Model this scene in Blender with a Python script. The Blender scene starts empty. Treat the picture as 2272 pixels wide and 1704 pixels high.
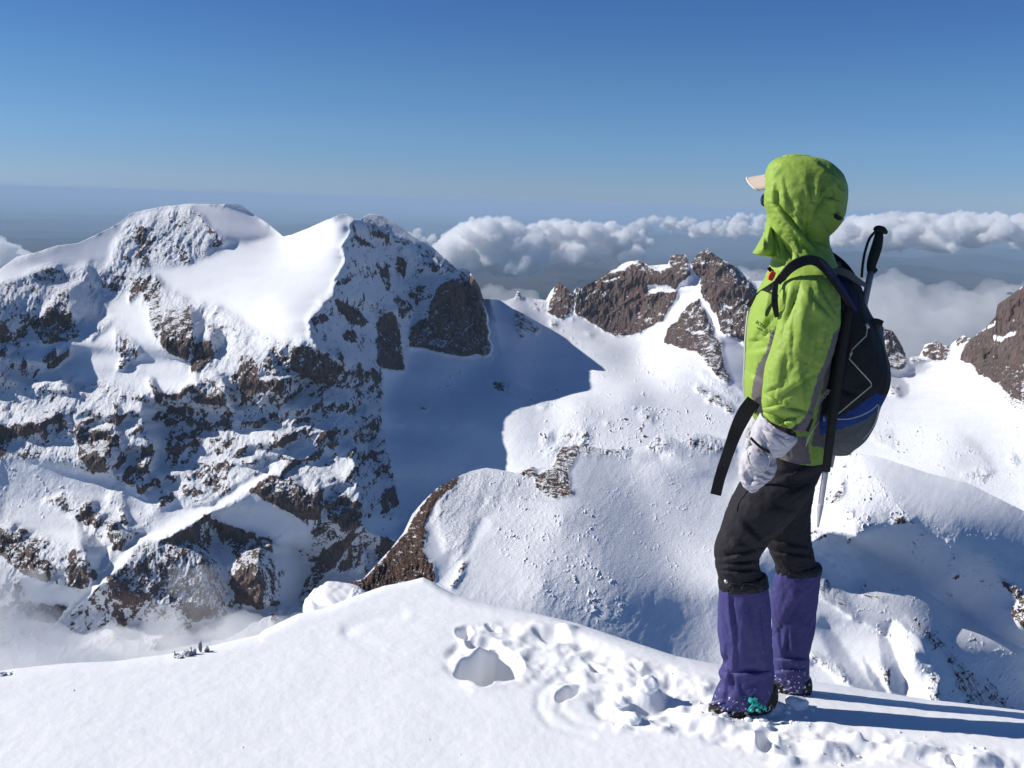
import bpy, bmesh, math, random
import numpy as np
from mathutils import Vector, Matrix, Euler

random.seed(7); np.random.seed(7)
sc = bpy.context.scene
C = sc.collection

# ---------------------------------------------------------------- camera
H = 1.64                         # eye height above the snow
F = 2210.0                       # focal length in photo pixels (photo is 2272 x 1704)
CX, CY = 1136.0, 852.0
PITCH = math.radians(10.38); ROLL = math.radians(1.75)
cam_d = bpy.data.cameras.new('camera'); cam = bpy.data.objects.new('camera', cam_d); C.objects.link(cam)
cam_d.sensor_width = 36.0; cam_d.lens = 36.0 * F / 2272.0
cam_d.clip_start = 0.05; cam_d.clip_end = 900000.0
RM = Matrix.Rotation(math.pi/2 - PITCH, 3, 'X') @ Matrix.Rotation(ROLL, 3, 'Z')
cam.matrix_world = Matrix.Translation((0, 0, H)) @ RM.to_4x4()
sc.camera = cam
R3 = np.array(RM)
def rays(px, py):
    """photo pixels -> world direction, scaled so that horizontal range = 1"""
    px = np.asarray(px, float); py = np.asarray(py, float)
    d = np.stack([(px-CX)/F, -(py-CY)/F, -np.ones_like(px+py)], -1) @ R3.T
    return d
def at_range(px, py, D):
    d = rays(px, py); h = np.hypot(d[..., 0], d[..., 1])
    return np.array([0, 0, H]) + d*(np.asarray(D)/h)[..., None]
def at_y(px, py, Y):
    d = rays(px, py)
    return np.array([0, 0, H]) + d*(np.asarray(Y)/d[..., 1])[..., None]
def on_snow(px, py, z=0.0):
    d = rays(px, py)
    return np.array([0, 0, H]) + d*((z-H)/d[..., 2])[..., None]

# ---------------------------------------------------------------- sun, sky, exposure
SUN_EL = math.radians(33.0)
sun_dir = Vector((-1.0, 0.05, 0)).normalized()          # towards the sun, on the ground
sd = bpy.data.lights.new('sun', 'SUN'); so = bpy.data.objects.new('sun', sd); C.objects.link(so)
sd.energy = 5.0; sd.angle = math.radians(0.53); sd.color = (1.0, 0.955, 0.89)
vec = Vector((sun_dir.x*math.cos(SUN_EL), sun_dir.y*math.cos(SUN_EL), math.sin(SUN_EL)))
so.rotation_euler = vec.to_track_quat('Z', 'Y').to_euler(); so.location = (-20, -5, 20)
w = bpy.data.worlds.new('World'); sc.world = w; w.use_nodes = True
nt = w.node_tree; nt.nodes.clear()
sky = nt.nodes.new('ShaderNodeTexSky'); sky.sky_type = 'NISHITA'; sky.sun_disc = False
sky.sun_elevation = SUN_EL; sky.sun_rotation = math.atan2(sun_dir.x, sun_dir.y)
sky.altitude = 2000; sky.air_density = 0.6; sky.dust_density = 0.0; sky.ozone_density = 4.0
bg = nt.nodes.new('ShaderNodeBackground'); bg.inputs[1].default_value = 0.107
wo = nt.nodes.new('ShaderNodeOutputWorld')
wtc = nt.nodes.new('ShaderNodeTexCoord'); wsep = nt.nodes.new('ShaderNodeSeparateXYZ'); nt.links.new(wtc.outputs['Generated'], wsep.inputs[0])
ramp = nt.nodes.new('ShaderNodeValToRGB'); nt.links.new(wsep.outputs['Z'], ramp.inputs[0])
cr = ramp.color_ramp; cr.elements[0].position = 0.0; cr.elements[0].color = (.49, .50, .63, 1); cr.elements[1].position = 1.0; cr.elements[1].color = (.50, .74, 1.0, 1)
for p_, c_ in ((0.017, (.57, .58, .64, 1)), (0.06, (.64, .74, .77, 1)), (0.11, (.63, .81, .86, 1)), (0.18, (.53, .77, .95, 1))):
    e_ = cr.elements.new(p_); e_.color = c_
wmx = nt.nodes.new('ShaderNodeMix'); wmx.data_type = 'RGBA'; wmx.blend_type = 'MULTIPLY'; wmx.inputs['Factor'].default_value = 1.0
nt.links.new(sky.outputs[0], wmx.inputs['A']); nt.links.new(ramp.outputs[0], wmx.inputs['B'])
nt.links.new(wmx.outputs['Result'], bg.inputs[0]); nt.links.new(bg.outputs[0], wo.inputs[0])
sc.view_settings.view_transform = 'Standard'; sc.view_settings.look = 'None'
sc.view_settings.exposure = 0.1; sc.view_settings.gamma = 1.0
sc.cycles.volume_bounces = 12; sc.cycles.max_bounces = 12
sc.cycles.use_denoising = True

# ---------------------------------------------------------------- helpers
def tag(o, label=None, cat=None, group=None, kind=None):
    if label: o['label'] = label
    if cat: o['category'] = cat
    if group: o['group'] = group
    if kind: o['kind'] = kind
    return o
def empty(name, loc=(0, 0, 0)):
    o = bpy.data.objects.new(name, None); C.objects.link(o); o.location = loc; o.empty_display_size = 0.1
    return o
def mesh_obj(name, V, Fc, mat=None, parent=None, smooth=True):
    me = bpy.data.meshes.new(name)
    V = np.asarray(V, np.float32).reshape(-1, 3)
    if isinstance(Fc, np.ndarray) and Fc.ndim == 2:
        k = Fc.shape[1]; n = len(Fc)
        me.vertices.add(len(V)); me.vertices.foreach_set('co', V.ravel())
        me.loops.add(n*k); me.loops.foreach_set('vertex_index', Fc.astype(np.int32).ravel())
        me.polygons.add(n); me.polygons.foreach_set('loop_start', np.arange(0, n*k, k, dtype=np.int32))
        me.polygons.foreach_set('loop_total', np.full(n, k, np.int32))
        me.update(calc_edges=True)
    else:
        me.from_pydata([tuple(map(float, v)) for v in V], [], [tuple(map(int, f)) for f in Fc]); me.update()
    if smooth: me.polygons.foreach_set('use_smooth', np.ones(len(me.polygons), bool))
    o = bpy.data.objects.new(name, me); C.objects.link(o)
    if mat: 
        for m in (mat if isinstance(mat, (list, tuple)) else [mat]): me.materials.append(m)
    if parent is not None:
        o.parent = parent; o.matrix_parent_inverse = Matrix.Translation(parent.location).inverted()
    return o
def attr(o, name, vals):
    a = o.data.attributes.new(name, 'FLOAT', 'POINT'); a.data.foreach_set('value', np.asarray(vals, np.float32).ravel())
def grid_faces(nr, nc):
    i = np.arange(nr-1)[:, None]*nc + np.arange(nc-1)[None, :]
    return np.stack([i, i+1, i+nc+1, i+nc], -1).reshape(-1, 4)

_perm = {}
def noise2(x, y, seed=0):
    """gradient noise, about -1..1"""
    if seed not in _perm:
        r = np.random.RandomState(seed+100); a = r.rand(256, 256)*2*np.pi
        _perm[seed] = (np.cos(a), np.sin(a))
    gx, gy = _perm[seed]
    xi = np.floor(x).astype(int); yi = np.floor(y).astype(int); fx = x-xi; fy = y-yi
    u = fx*fx*fx*(fx*(fx*6-15)+10); v = fy*fy*fy*(fy*(fy*6-15)+10)
    def g(i, j):
        a = (xi+i) & 255; b = (yi+j) & 255
        return gx[a, b]*(fx-i) + gy[a, b]*(fy-j)
    return ((g(0, 0)*(1-u)+g(1, 0)*u)*(1-v) + (g(0, 1)*(1-u)+g(1, 1)*u)*v)*1.5
def fbm(x, y, seed=0, o=4, gain=0.5):
    s = 0; a = 1; t = 0
    for k in range(o):
        s = s + a*noise2(x, y, seed+k); t += a; x = x*2.03+7.1; y = y*2.03+3.3; a *= gain
    return s/t
def ridged(x, y, seed=0, o=4, gain=0.55):
    s = 0; a = 1; t = 0
    for k in range(o):
        s = s + a*(1-2*np.abs(noise2(x, y, seed+k))); t += a; x = x*2.05+5.7; y = y*2.05+1.3; a *= gain
    return s/t
def inpoly(px, py, poly):
    c = np.zeros(px.shape, bool); n = len(poly)
    for i in range(n):
        x1, y1 = poly[i]; x2, y2 = poly[(i+1) % n]
        if y1 == y2: continue
        m = ((y1 > py) != (y2 > py)) & (px < (x2-x1)*(py-y1)/(y2-y1)+x1)
        c ^= m
    return c
def blur(a, r):
    """three box blurs = near gaussian; r in cells"""
    r = int(round(r))
    if r < 1: return a
    for _ in range(2):
        for ax in (0, 1):
            p = np.pad(a, [(r+1, r) if k == ax else (0, 0) for k in (0, 1)], mode='edge')
            c = np.cumsum(p, ax, dtype=np.float64)
            n = a.shape[ax]; k = 2*r+1
            hi = np.take(c, np.arange(k, k+n), ax); lo = np.take(c, np.arange(0, n), ax)
            a = (hi-lo)/k
    return a
def smooth(a, b, x):
    t = np.clip((x-a)/(b-a), 0, 1); return t*t*(3-2*t)

def mat(name, base=(0.5, 0.5, 0.5), rough=0.7, metal=0.0, spec=0.3, bump=0.0, bscale=100, var=0.0, vscale=20):
    m = bpy.data.materials.new(name); m.use_nodes = True; t = m.node_tree; b = t.nodes['Principled BSDF']
    b.inputs['Base Color'].default_value = (*base, 1); b.inputs['Roughness'].default_value = rough
    b.inputs['Metallic'].default_value = metal; b.inputs['Specular IOR Level'].default_value = spec
    tc = t.nodes.new('ShaderNodeTexCoord')
    if var > 0:
        n = t.nodes.new('ShaderNodeTexNoise'); n.inputs['Scale'].default_value = vscale; n.inputs['Detail'].default_value = 5
        t.links.new(tc.outputs['Object'], n.inputs['Vector'])
        mx = t.nodes.new('ShaderNodeMix'); mx.data_type = 'RGBA'
        mx.inputs['A'].default_value = tuple(c*(1-var) for c in base)+(1,)
        mx.inputs['B'].default_value = tuple(min(1, c*(1+var)) for c in base)+(1,)
        t.links.new(n.outputs['Fac'], mx.inputs['Factor']); t.links.new(mx.outputs['Result'], b.inputs['Base Color'])
    if bump > 0:
        n = t.nodes.new('ShaderNodeTexNoise'); n.inputs['Scale'].default_value = bscale; n.inputs['Detail'].default_value = 4
        t.links.new(tc.outputs['Object'], n.inputs['Vector'])
        bp = t.nodes.new('ShaderNodeBump'); bp.inputs['Strength'].default_value = bump; bp.inputs['Distance'].default_value = 0.01
        t.links.new(n.outputs['Fac'], bp.inputs['Height']); t.links.new(bp.outputs['Normal'], b.inputs['Normal'])
    return m

# ---------------------------------------------------------------- mountain material: snow over rock
def mountain_mat(name, unit, rockA, rockB, rockC, snow=(0.84, 0.855, 0.88)):
    """unit = metres that one photo pixel spans on this mountain"""
    m = bpy.data.materials.new(name); m.use_nodes = True; t = m.node_tree; L = t.links.new
    b = t.nodes['Principled BSDF']; b.inputs['Roughness'].default_value = 0.85; b.inputs['Specular IOR Level'].default_value = 0.15
    geo = t.nodes.new('ShaderNodeNewGeometry')
    at = t.nodes.new('ShaderNodeAttribute'); at.attribute_name = 'rock'
    def noise(scale_px, detail=3, sx=(1, 1, 1), rough=0.55):
        mp = t.nodes.new('ShaderNodeMapping'); s = 1.0/(unit*scale_px)
        mp.inputs['Scale'].default_value = (s*sx[0], s*sx[1], s*sx[2]); L(geo.outputs['Position'], mp.inputs['Vector'])
        n = t.nodes.new('ShaderNodeTexNoise'); n.inputs['Scale'].default_value = 1.0; n.inputs['Detail'].default_value = detail
        n.inputs['Roughness'].default_value = rough
        L(mp.outputs['Vector'], n.inputs['Vector']); return n.outputs['Fac']
    def math_(op, a, bb, clamp=False):
        n = t.nodes.new('ShaderNodeMath'); n.operation = op; n.use_clamp = clamp
        for i, v in enumerate((a, bb)):
            if isinstance(v, (int, float)): n.inputs[i].default_value = v
            else: L(v, n.inputs[i])
        return n.outputs[0]
    def rng(x, a, b2, lo=0, hi=1):
        n = t.nodes.new('ShaderNodeMapRange'); n.inputs[1].default_value = a; n.inputs[2].default_value = b2
        n.inputs[3].default_value = lo; n.inputs[4].default_value = hi; L(x, n.inputs[0]); return n.outputs[0]
    n1 = noise(4.5, 5, rough=0.68); n2 = noise(16, 3, (1, 1, 0.5)); n3 = noise(9, 4, (1.6, 1.6, 0.28))
    s = math_('ADD', at.outputs['Fac'], math_('MULTIPLY', math_('SUBTRACT', n1, 0.5), 1.7))
    s = math_('ADD', s, math_('MULTIPLY', math_('SUBTRACT', n2, 0.5), 1.6))
    rockf = rng(s, 0.47, 0.53)
    # rock colour
    mx = t.nodes.new('ShaderNodeMix'); mx.data_type = 'RGBA'; mx.inputs['A'].default_value = (*rockA, 1); mx.inputs['B'].default_value = (*rockB, 1)
    L(rng(n3, 0.38, 0.62), mx.inputs['Factor'])
    mx2 = t.nodes.new('ShaderNodeMix'); mx2.data_type = 'RGBA'; mx2.inputs['B'].default_value = (*rockC, 1)
    L(mx.outputs['Result'], mx2.inputs['A']); L(rng(noise(70, 4), 0.48, 0.62), mx2.inputs['Factor'])
    # snow, slightly varied
    ms = t.nodes.new('ShaderNodeMix'); ms.data_type = 'RGBA'
    ms.inputs['A'].default_value = (snow[0]*0.93, snow[1]*0.94, snow[2]*0.96, 1); ms.inputs['B'].default_value = (*snow, 1)
    L(rng(noise(60, 6), 0.35, 0.6), ms.inputs['Factor'])
    mm = t.nodes.new('ShaderNodeMix'); mm.data_type = 'RGBA'
    L(rockf, mm.inputs['Factor']); L(ms.outputs['Result'], mm.inputs['A']); L(mx2.outputs['Result'], mm.inputs['B'])
    L(mm.outputs['Result'], b.inputs['Base Color'])
    ar = t.nodes.new('ShaderNodeAttribute'); ar.attribute_name = 'rough'
    hgt = math_('ADD', math_('MULTIPLY', math_('MULTIPLY', n3, rockf), 2.4), math_('MULTIPLY', noise(7, 6, rough=0.7), math_('ADD', math_('MULTIPLY', ar.outputs['Fac'], 2.2), 0.06)))
    bp = t.nodes.new('ShaderNodeBump'); bp.inputs['Strength'].default_value = 0.75; bp.inputs['Distance'].default_value = unit*6
    L(hgt, bp.inputs['Height']); L(bp.outputs['Normal'], b.inputs['Normal'])
    return m

# ---------------------------------------------------------------- mountains as relief surfaces
STEP = 1.5
def Z(ox, oy, k, pts): return [(ox+x*k, oy+y*k) for x, y in pts]
k4 = 0.3617
z4 = lambda *p: Z(0, 400, k4, p)
z5 = lambda *p: Z(0, 950, k4, p)
z6 = lambda *p: Z(600, 400, k4, p)
z7 = lambda *p: Z(650, 950, k4, p)
z8 = lambda *p: Z(1060, 500, 0.3013, p)
z9 = lambda *p: Z(1750, 1000, k4, p)
z11 = lambda *p: Z(1850, 440, 0.422, p)

class Canvas:
    def __init__(s, x0, y0, x1, y1, seed, warp=6.0):
        s.x0, s.y0 = x0, y0
        s.nx = int((x1-x0)/STEP)+1; s.ny = int((y1-y0)/STEP)+1
        s.X, s.Y = np.meshgrid(x0+np.arange(s.nx)*STEP, y0+np.arange(s.ny)*STEP)
        s.WX = s.X + warp*fbm(s.X/40, s.Y/40, seed, 5, 0.72)*1.5; s.WY = s.Y + warp*fbm(s.X/40+50, s.Y/40+9, seed+9, 5, 0.72)*1.5
        s.A = np.zeros_like(s.X); s.K = np.zeros_like(s.X); s.G = np.zeros_like(s.X); s.Sp = np.zeros_like(s.X)
    def _local(s, poly, f):
        xs = [p[0] for p in poly]; ys = [p[1] for p in poly]; pad = 30+f*3*STEP
        i0 = max(0, int((min(xs)-pad-s.x0)/STEP)); i1 = min(s.nx, int((max(xs)+pad-s.x0)/STEP)+2)
        j0 = max(0, int((min(ys)-pad-s.y0)/STEP)); j1 = min(s.ny, int((max(ys)+pad-s.y0)/STEP)+2)
        if i1-i0 < 2 or j1-j0 < 2: return None, None
        sl = (slice(j0, j1), slice(i0, i1))
        m = inpoly(s.WX[sl], s.WY[sl], poly).astype(float)
        return sl, (blur(m, f*2.2/STEP) if f else m)
    def mask(s, poly, f=1):
        m = np.zeros_like(s.X); sl, v = s._local(poly, f)
        if sl: m[sl] = v
        return m
    def shade(s, poly, a, f=1, rough=None):
        sl, m = s._local(poly, f)
        if not sl: return
        s.A[sl] = s.A[sl]*(1-m)+a*m
        if rough is not None: s.G[sl] = s.G[sl]*(1-m)+rough*m
    def rock(s, poly, k, f=1, rough=None, a=None):
        sl, m = s._local(poly, f)
        if not sl: return
        s.K[sl] = np.maximum(s.K[sl], k*m); s.G[sl] = np.maximum(s.G[sl], (0.7*k if rough is None else rough)*m)
        if a is not None: s.A[sl] = s.A[sl]*(1-m)+a*m
    def snow(s, poly, f=1, a=None, rough=None):
        sl, m = s._local(poly, f)
        if not sl: return
        s.K[sl] *= (1-m); s.G[sl] *= (1-0.7*m)
        if a is not None: s.A[sl] = s.A[sl]*(1-m)+a*m
    def speck(s, poly, k, f=6):
        sl, m = s._local(poly, f)
        if sl: s.Sp[sl] = np.maximum(s.Sp[sl], k*m)
    def integrate(s, lam=0.02, eps=7e-6):
        ny, nx = s.A.shape
        a = np.concatenate([s.A, s.A[:, ::-1]*-1], 1); a = np.concatenate([a, a[::-1]], 0)
        fx = np.fft.fftfreq(a.shape[1])[None, :]*2*np.pi; fy = np.fft.fftfreq(a.shape[0])[:, None]*2*np.pi
        ah = np.fft.fft2(a)
        Rh = (-1j*fx)*ah/(fx**2+lam*fy**2+eps)
        return np.real(np.fft.ifft2(Rh))[:ny, :nx]*STEP        # relief in photo pixels (recession)
def samp(c, f, px, py):
    u = np.clip((px-c.x0)/STEP, 0, c.nx-1.001); v = np.clip((py-c.y0)/STEP, 0, c.ny-1.001)
    i = u.astype(int); j = v.astype(int); a = u-i; b = v-j
    return (f[j, i]*(1-a)+f[j, i+1]*a)*(1-b)+(f[j+1, i]*(1-a)+f[j+1, i+1]*a)*b
def rbf(ctrl, X, Y):
    P = np.array(ctrl, float); q = P[:, :2]/300.0; d = np.log(P[:, 2])
    r = np.hypot(q[:, None, 0]-q[None, :, 0], q[:, None, 1]-q[None, :, 1])
    n = len(P); A = np.zeros((n+3, n+3)); A[:n, :n] = r + np.eye(n)*0.02; A[:n, n] = 1; A[:n, n+1:] = q; A[n, :n] = 1; A[n+1:, :n] = q.T
    wt = np.linalg.solve(A, np.concatenate([d, [0, 0, 0]]))
    out = wt[n] + wt[n+1]*X/300 + wt[n+2]*Y/300
    for k in range(n): out = out + wt[k]*np.hypot(X/300-q[k, 0], Y/300-q[k, 1])
    return out
def build_relief(name, c, lnD, top, bot, nrow, material, x0, x1, lam=0.02, dotr=3.0, speckk=2.3, nzm=0.68, crag_px=34, crag=10.0, back=(0.02, 0.05, 0.10, 0.18), backdrop=(8, 40, 110, 230), jag=None, label=None):
    c.G = blur(c.G, 3)
    c.A = c.A*1.55; R = c.integrate(lam)
    # crags: ridged noise; flutes: noise stretched down the fall line in rock
    wx = c.X+10*fbm(c.X/50, c.Y/50, 210, 3); wy = c.Y+10*fbm(c.X/50+9, c.Y/50, 214, 3)
    r1 = ridged((wx-0.35*wy)/crag_px/2.6, wy/crag_px/3.4, 20, 5, 0.5)
    r2 = ridged((wx+0.6*wy)/crag_px/1.3, (wy-0.2*wx)/crag_px/2.0, 40, 4, 0.5)
    fl = ridged(c.X/11+0.6*noise2(c.X/40, c.Y/40, 3), c.Y/60, 60, 3, 0.6)
    R = R - c.G*crag*(1.5*r1+0.7*r2+1.1*ridged((wx+0.8*wy)/44, (wy-0.8*wx)/120, 290, 3, .5)) - 4.2*np.clip(c.K, 0, 1)*fl
    R = R - 2.6*fbm(c.X/70, c.Y/90, 80, 5, 0.5) * (0.35+c.G)
    R = R - c.G*(3.4*ridged(wx/15, wy/19, 240, 4, 0.68) + 1.8*fbm(c.X/5.5, c.Y/6.5, 250, 3, 0.7)) * (0.6+0.8*smooth(-.3, .5, fbm(c.X/60, c.Y/60, 256, 2)))
    dfield = smooth(0.08, 0.5, fbm(wx/9, wy/7.5, 150, 3, .6)) * (0.12+1.1*smooth(0.0, 0.4, fbm(c.X/38, c.Y/30, 160, 3)))
    R = R - np.minimum(c.Sp, 1)*dfield*dotr*2.0
    xs = np.arange(x0, x1, STEP); t = np.linspace(0, 1, nrow)
    ty = np.interp(xs, [p[0] for p in top], [p[1] for p in top]); by = np.interp(xs, [p[0] for p in bot], [p[1] for p in bot])
    kt = samp(c, c.G, xs, ty+6)
    ty = ty - kt*3.0*(fbm(xs/9, xs*0+3.3, 5, 4, 0.6)+0.3*ridged(xs/20, xs*0+1.3, 8, 2)) - 0.8*fbm(xs/14, xs*0+8.3, 6, 3)
    PX = np.repeat(xs[None], nrow, 0); PY = ty[None]+(by-ty)[None]*t[:, None]
    D = np.exp(samp(c, lnD, PX, PY) + samp(c, R, PX, PY)/F)
    P = at_range(PX, PY, D)
    # normals for snow cover
    du = np.gradient(P, axis=1); dv = np.gradient(P, axis=0); N = np.cross(dv, du); N /= np.linalg.norm(N, axis=-1, keepdims=True)+1e-9
    N *= np.sign(-(N*(P-np.array([0, 0, H]))).sum(-1))[..., None]
    nz = N[..., 2]
    K = samp(c, c.K, PX, PY); G = samp(c, c.G, PX, PY); Sp = samp(c, c.Sp, PX, PY)
    strat = samp(c, fbm((wx+0.85*wy)/18, (wy-0.85*wx)/55, 270, 4, .62)*0.8+fbm(wx/9, wy/15, 280, 3, .6)*0.5, PX, PY)
    rk = K*0.70 - 0.30 + 0.30*smooth(0.08, 0.5, G) + np.clip(G, 0, 1)*np.clip(nzm-nz, -0.4, 0.5)*1.35 + 1.0*strat*np.clip(G*1.4, 0, 1)*(1-0.5*np.clip(K, 0, 1))
    rk = rk + Sp*samp(c, dfield, PX, PY)*speckk
    rk = np.clip(rk, -0.6, 1.15)
    # back side: the mountain's far flank
    rows = [P]; rkk = [rk]
    Q = []
    for b_, dz in zip(back, backdrop):
        q = at_range(xs, ty, D[0]*(1+b_)); q[:, 2] = P[0, :, 2] - dz; Q.append(q)
    Pall = np.concatenate([np.stack(Q[::-1], 0), P], 0); rk = np.concatenate([np.repeat(rk[:1], len(Q), 0)*0, rk], 0)
    o = mesh_obj(name, Pall.reshape(-1, 3), grid_faces(Pall.shape[0], len(xs))[:, ::-1], material)
    attr(o, 'rock', rk); attr(o, 'rough', np.concatenate([np.repeat(G[:1], len(Q), 0), np.clip(G+0.5*Sp*samp(c, dfield, PX, PY), 0, 1)], 0))
    tag(o, label, kind='structure')
    return o

# ======== far group: the big left mountain, the snow bowl and the rock ridges behind it
c = Canvas(-90, 400, 2370, 1620, 11, 9)
c.A[:] = 0.0; c.G[:] = 0.06
M1 = z4((-300, 400), (0, 100), (1500, 0), (2101, 100)) + z6((430, 150), (600, 150), (1000, 380), (1250, 560), (1330, 850), (1360, 1080), (1200, 1080), (930, 1045), (860, 1010), (830, 1185), (700, 1160), (690, 1300), (720, 1600)) + [(881, 1077), (910, 1140), (900, 1260), (760, 1400), (-90, 1560)]
m = c.mask(M1, 1); c.A -= 0.32*m; c.G = c.G*(1-m)+0.5*m; c.K += 0.12*m*smooth(600, 900, c.Y)
# --- broad shading, mountain
c.shade(z4((-250, 500), (0, 540), (700, 280), (800, 200), (1200, 140), (1700, 300), (1400, 420), (1120, 510), (860, 500), (760, 560), (500, 520), (420, 560), (330, 500), (100, 600), (-200, 700)), -0.15, 3, 0.03)
c.shade(z4((1150, 140), (1500, 150), (1740, 345), (1560, 420), (1390, 390), (1300, 270)), 0.22, 4, 0.02)
c.shade(z4((1400, 400), (1760, 345), (2101, 215), (2160, 205), (2190, 330), (2140, 470), (2110, 560), (2060, 640), (1960, 740), (1890, 850), (1900, 980), (1780, 980), (1640, 960), (1480, 860), (1330, 760), (1180, 740), (1000, 640), (900, 540), (1120, 515), (1330, 440)), -0.33, 2, 0.02)
c.snow(z4((1400, 400), (1760, 345), (2101, 215), (2160, 205), (2190, 330), (2140, 470), (2110, 560), (2060, 640), (1960, 740), (1880, 830), (1850, 940), (1700, 950), (1480, 850), (1330, 750), (1180, 730), (1000, 630), (900, 540), (1120, 515), (1330, 440)), 3)
c.snow(z4((-200, 480), (700, 280), (800, 205), (1000, 160), (1480, 150), (1700, 320), (1390, 380), (1250, 240), (1160, 180), (1000, 190), (850, 240), (760, 330), (600, 500), (440, 520), (200, 560), (0, 640)), 2)
c.shade(z4((-100, 640), (80, 610), (330, 520), (400, 620), (250, 760), (180, 960), (0, 1000), (-100, 1000)), 0.35, 2, 0.5)
c.shade(z4((430, 640), (540, 640), (620, 760), (620, 860), (440, 850)), 0.95, 2, 0.35)
c.shade(z4((560, 480), (600, 620), (660, 760), (640, 820), (560, 700), (520, 560)), 0.4, 2)
c.shade(z4((700, 700), (860, 700), (920, 900), (960, 1000), (1190, 1180), (1180, 1290), (960, 1300), (700, 1300), (400, 1200), (220, 1160), (200, 1020), (420, 1010), (640, 840)), -0.25, 4, 0.12)
c.snow(z4((720, 760), (880, 760), (900, 900), (960, 1020), (1130, 1150), (1140, 1270), (980, 1260), (900, 1200), (880, 1080), (760, 920)), 4)
c.snow(z4((220, 1030), (480, 1010), (640, 900), (700, 1120), (700, 1190), (440, 1170), (250, 1140)), 4)
# rock clusters (upper mountain)
c.rock(z4((0, 640), (80, 610), (330, 520), (400, 560), (420, 650), (330, 700), (260, 760), (190, 900), (170, 960), (80, 1030), (-90, 1040), (-90, 700)), 0.5)
c.rock(z4((340, 700), (420, 660), (440, 860), (500, 940), (420, 1000), (260, 990), (190, 880), (260, 800)), 0.95, a=0.1)
c.rock(z4((200, 580), (340, 520), (400, 570), (380, 640), (250, 650)), 0.75)
c.rock(z4((780, 250), (1150, 160), (1380, 380), (1330, 440), (1120, 510), (880, 500), (800, 600), (650, 690), (640, 560), (700, 420)), 0.34, 3, 0.5, a=-0.2)
c.rock(z4((820, 280), (870, 260), (920, 300), (930, 430), (900, 500), (850, 540), (820, 480), (850, 400)), 0.8)
c.rock(z4((1010, 190), (1060, 170), (1120, 300), (1060, 300)), 0.65)
c.rock(z4((1060, 370), (1130, 420), (1200, 500), (1110, 510)), 0.7)
c.rock(z4((1160, 165), (1250, 225), (1345, 350), (1380, 400), (1340, 400), (1230, 250), (1150, 180)), 0.75)
c.rock(z4((650, 580), (770, 560), (760, 690), (670, 690)), 0.5)
c.rock(z4((800, 600), (960, 590), (1000, 660), (980, 760), (1000, 880), (960, 990), (920, 900), (900, 760), (860, 680), (800, 760)), 0.85)
c.rock(z4((1010, 790), (1180, 760), (1180, 900), (1160, 1090), (1090, 1080), (1010, 1040), (980, 960)), 1.1, a=-0.1)
c.shade(z4((1180, 770), (1265, 830), (1240, 930), (1190, 1040), (1170, 1100)), 1.2, 1)
c.rock(z4((1240, 960), (1300, 980), (1310, 1100), (1210, 1180), (1170, 1190), (1180, 1060)), 1.1)
c.shade(z4((1300, 870), (1390, 960), (1340, 1060), (1310, 1090), (1290, 980)), 1.2, 1)
c.rock(z4((1260, 880), (1310, 870), (1320, 960), (1260, 960)), 0.7)
c.rock(z4((700, 900), (800, 960), (880, 1060), (820, 1140), (730, 1100), (700, 1000)), 0.55)
c.rock(z4((520, 960), (600, 880), (700, 830), (690, 880), (560, 990)), 0.55)
c.rock(z4((1150, 1260), (1240, 1200), (1390, 1260), (1390, 1400), (1280, 1370), (1170, 1350)), 0.7)
c.shade(z4((1340, 1160), (1470, 1300), (1430, 1400), (1390, 1390), (1390, 1260)), 1.3, 1, 0.1)
c.rock(z4((1470, 1080), (1540, 1060), (1590, 1160), (1590, 1290), (1490, 1370), (1460, 1220)), 0.9)
c.rock(z4((1600, 1080), (1660, 1100), (1700, 1200), (1690, 1290), (1650, 1250)), 0.8)
c.shade(z4((1640, 1030), (1745, 1170), (1700, 1190), (1660, 1090)), 1.3, 1, 0.1)
c.shade(z4((1720, 1210), (1890, 1200), (1820, 1330), (1740, 1370)), 1.3, 1, 0.3)
c.rock(z4((1330, 770), (1480, 880), (1600, 1030), (1840, 980), (2000, 1100), (2101, 1300), (2101, 1660), (1800, 1600), (1400, 1500), (1400, 950)), 0.16, 4, 0.65)
c.rock(z4((1880, 1300), (2000, 1260), (1960, 1340), (1880, 1330)), 0.8)
c.rock(z4((200, 1400), (380, 1420), (330, 1500), (210, 1490)), 0.6)
c.rock(z4((210, 1200), (320, 1170), (400, 1230), (300, 1300), (200, 1290)), 0.42)
c.shade(z4((370, 1170), (480, 1300), (520, 1320), (420, 1300), (390, 1240)), 1.2, 1)
c.rock(z4((540, 1220), (720, 1240), (900, 1330), (780, 1380), (560, 1300)), 0.5)
c.rock(z4((950, 1300), (1100, 1320), (1160, 1290), (1100, 1345), (960, 1335)), 0.8)
c.shade(z4((0, 1100), (120, 1180), (170, 1240), (100, 1250), (0, 1180)), 0.7, 2)
# --- shaded right face of the mountain
c.shade(z6((490, 225), (550, 245), (600, 300), (700, 420), (760, 540), (800, 620), (870, 750), (890, 790), (850, 900), (860, 1010), (880, 1060), (830, 1185), (700, 1150), (690, 1200), (700, 1400), (740, 1659), (600, 1400), (500, 1180), (430, 1100), (330, 1050), (240, 950), (230, 860), (330, 760), (380, 720), (400, 600), (460, 500), (440, 400), (490, 330)), 0.9, 1, 0.45)
c.shade(z6((440, 1150), (700, 1150), (700, 1659), (740, 1800), (560, 1659), (480, 1400)), 0.6, 3, 0.7)
c.rock(z6((440, 1150), (700, 1150), (700, 1659), (740, 1800), (560, 1659), (480, 1400)), 0.25, 3)
c.shade(z6((555, 245), (620, 205), (760, 260), (900, 340), (1060, 470), (1150, 550), (1090, 610), (1000, 700), (900, 780), (860, 740), (800, 620), (760, 540), (700, 420), (600, 300)), -0.35, 1, 0.45)
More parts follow.
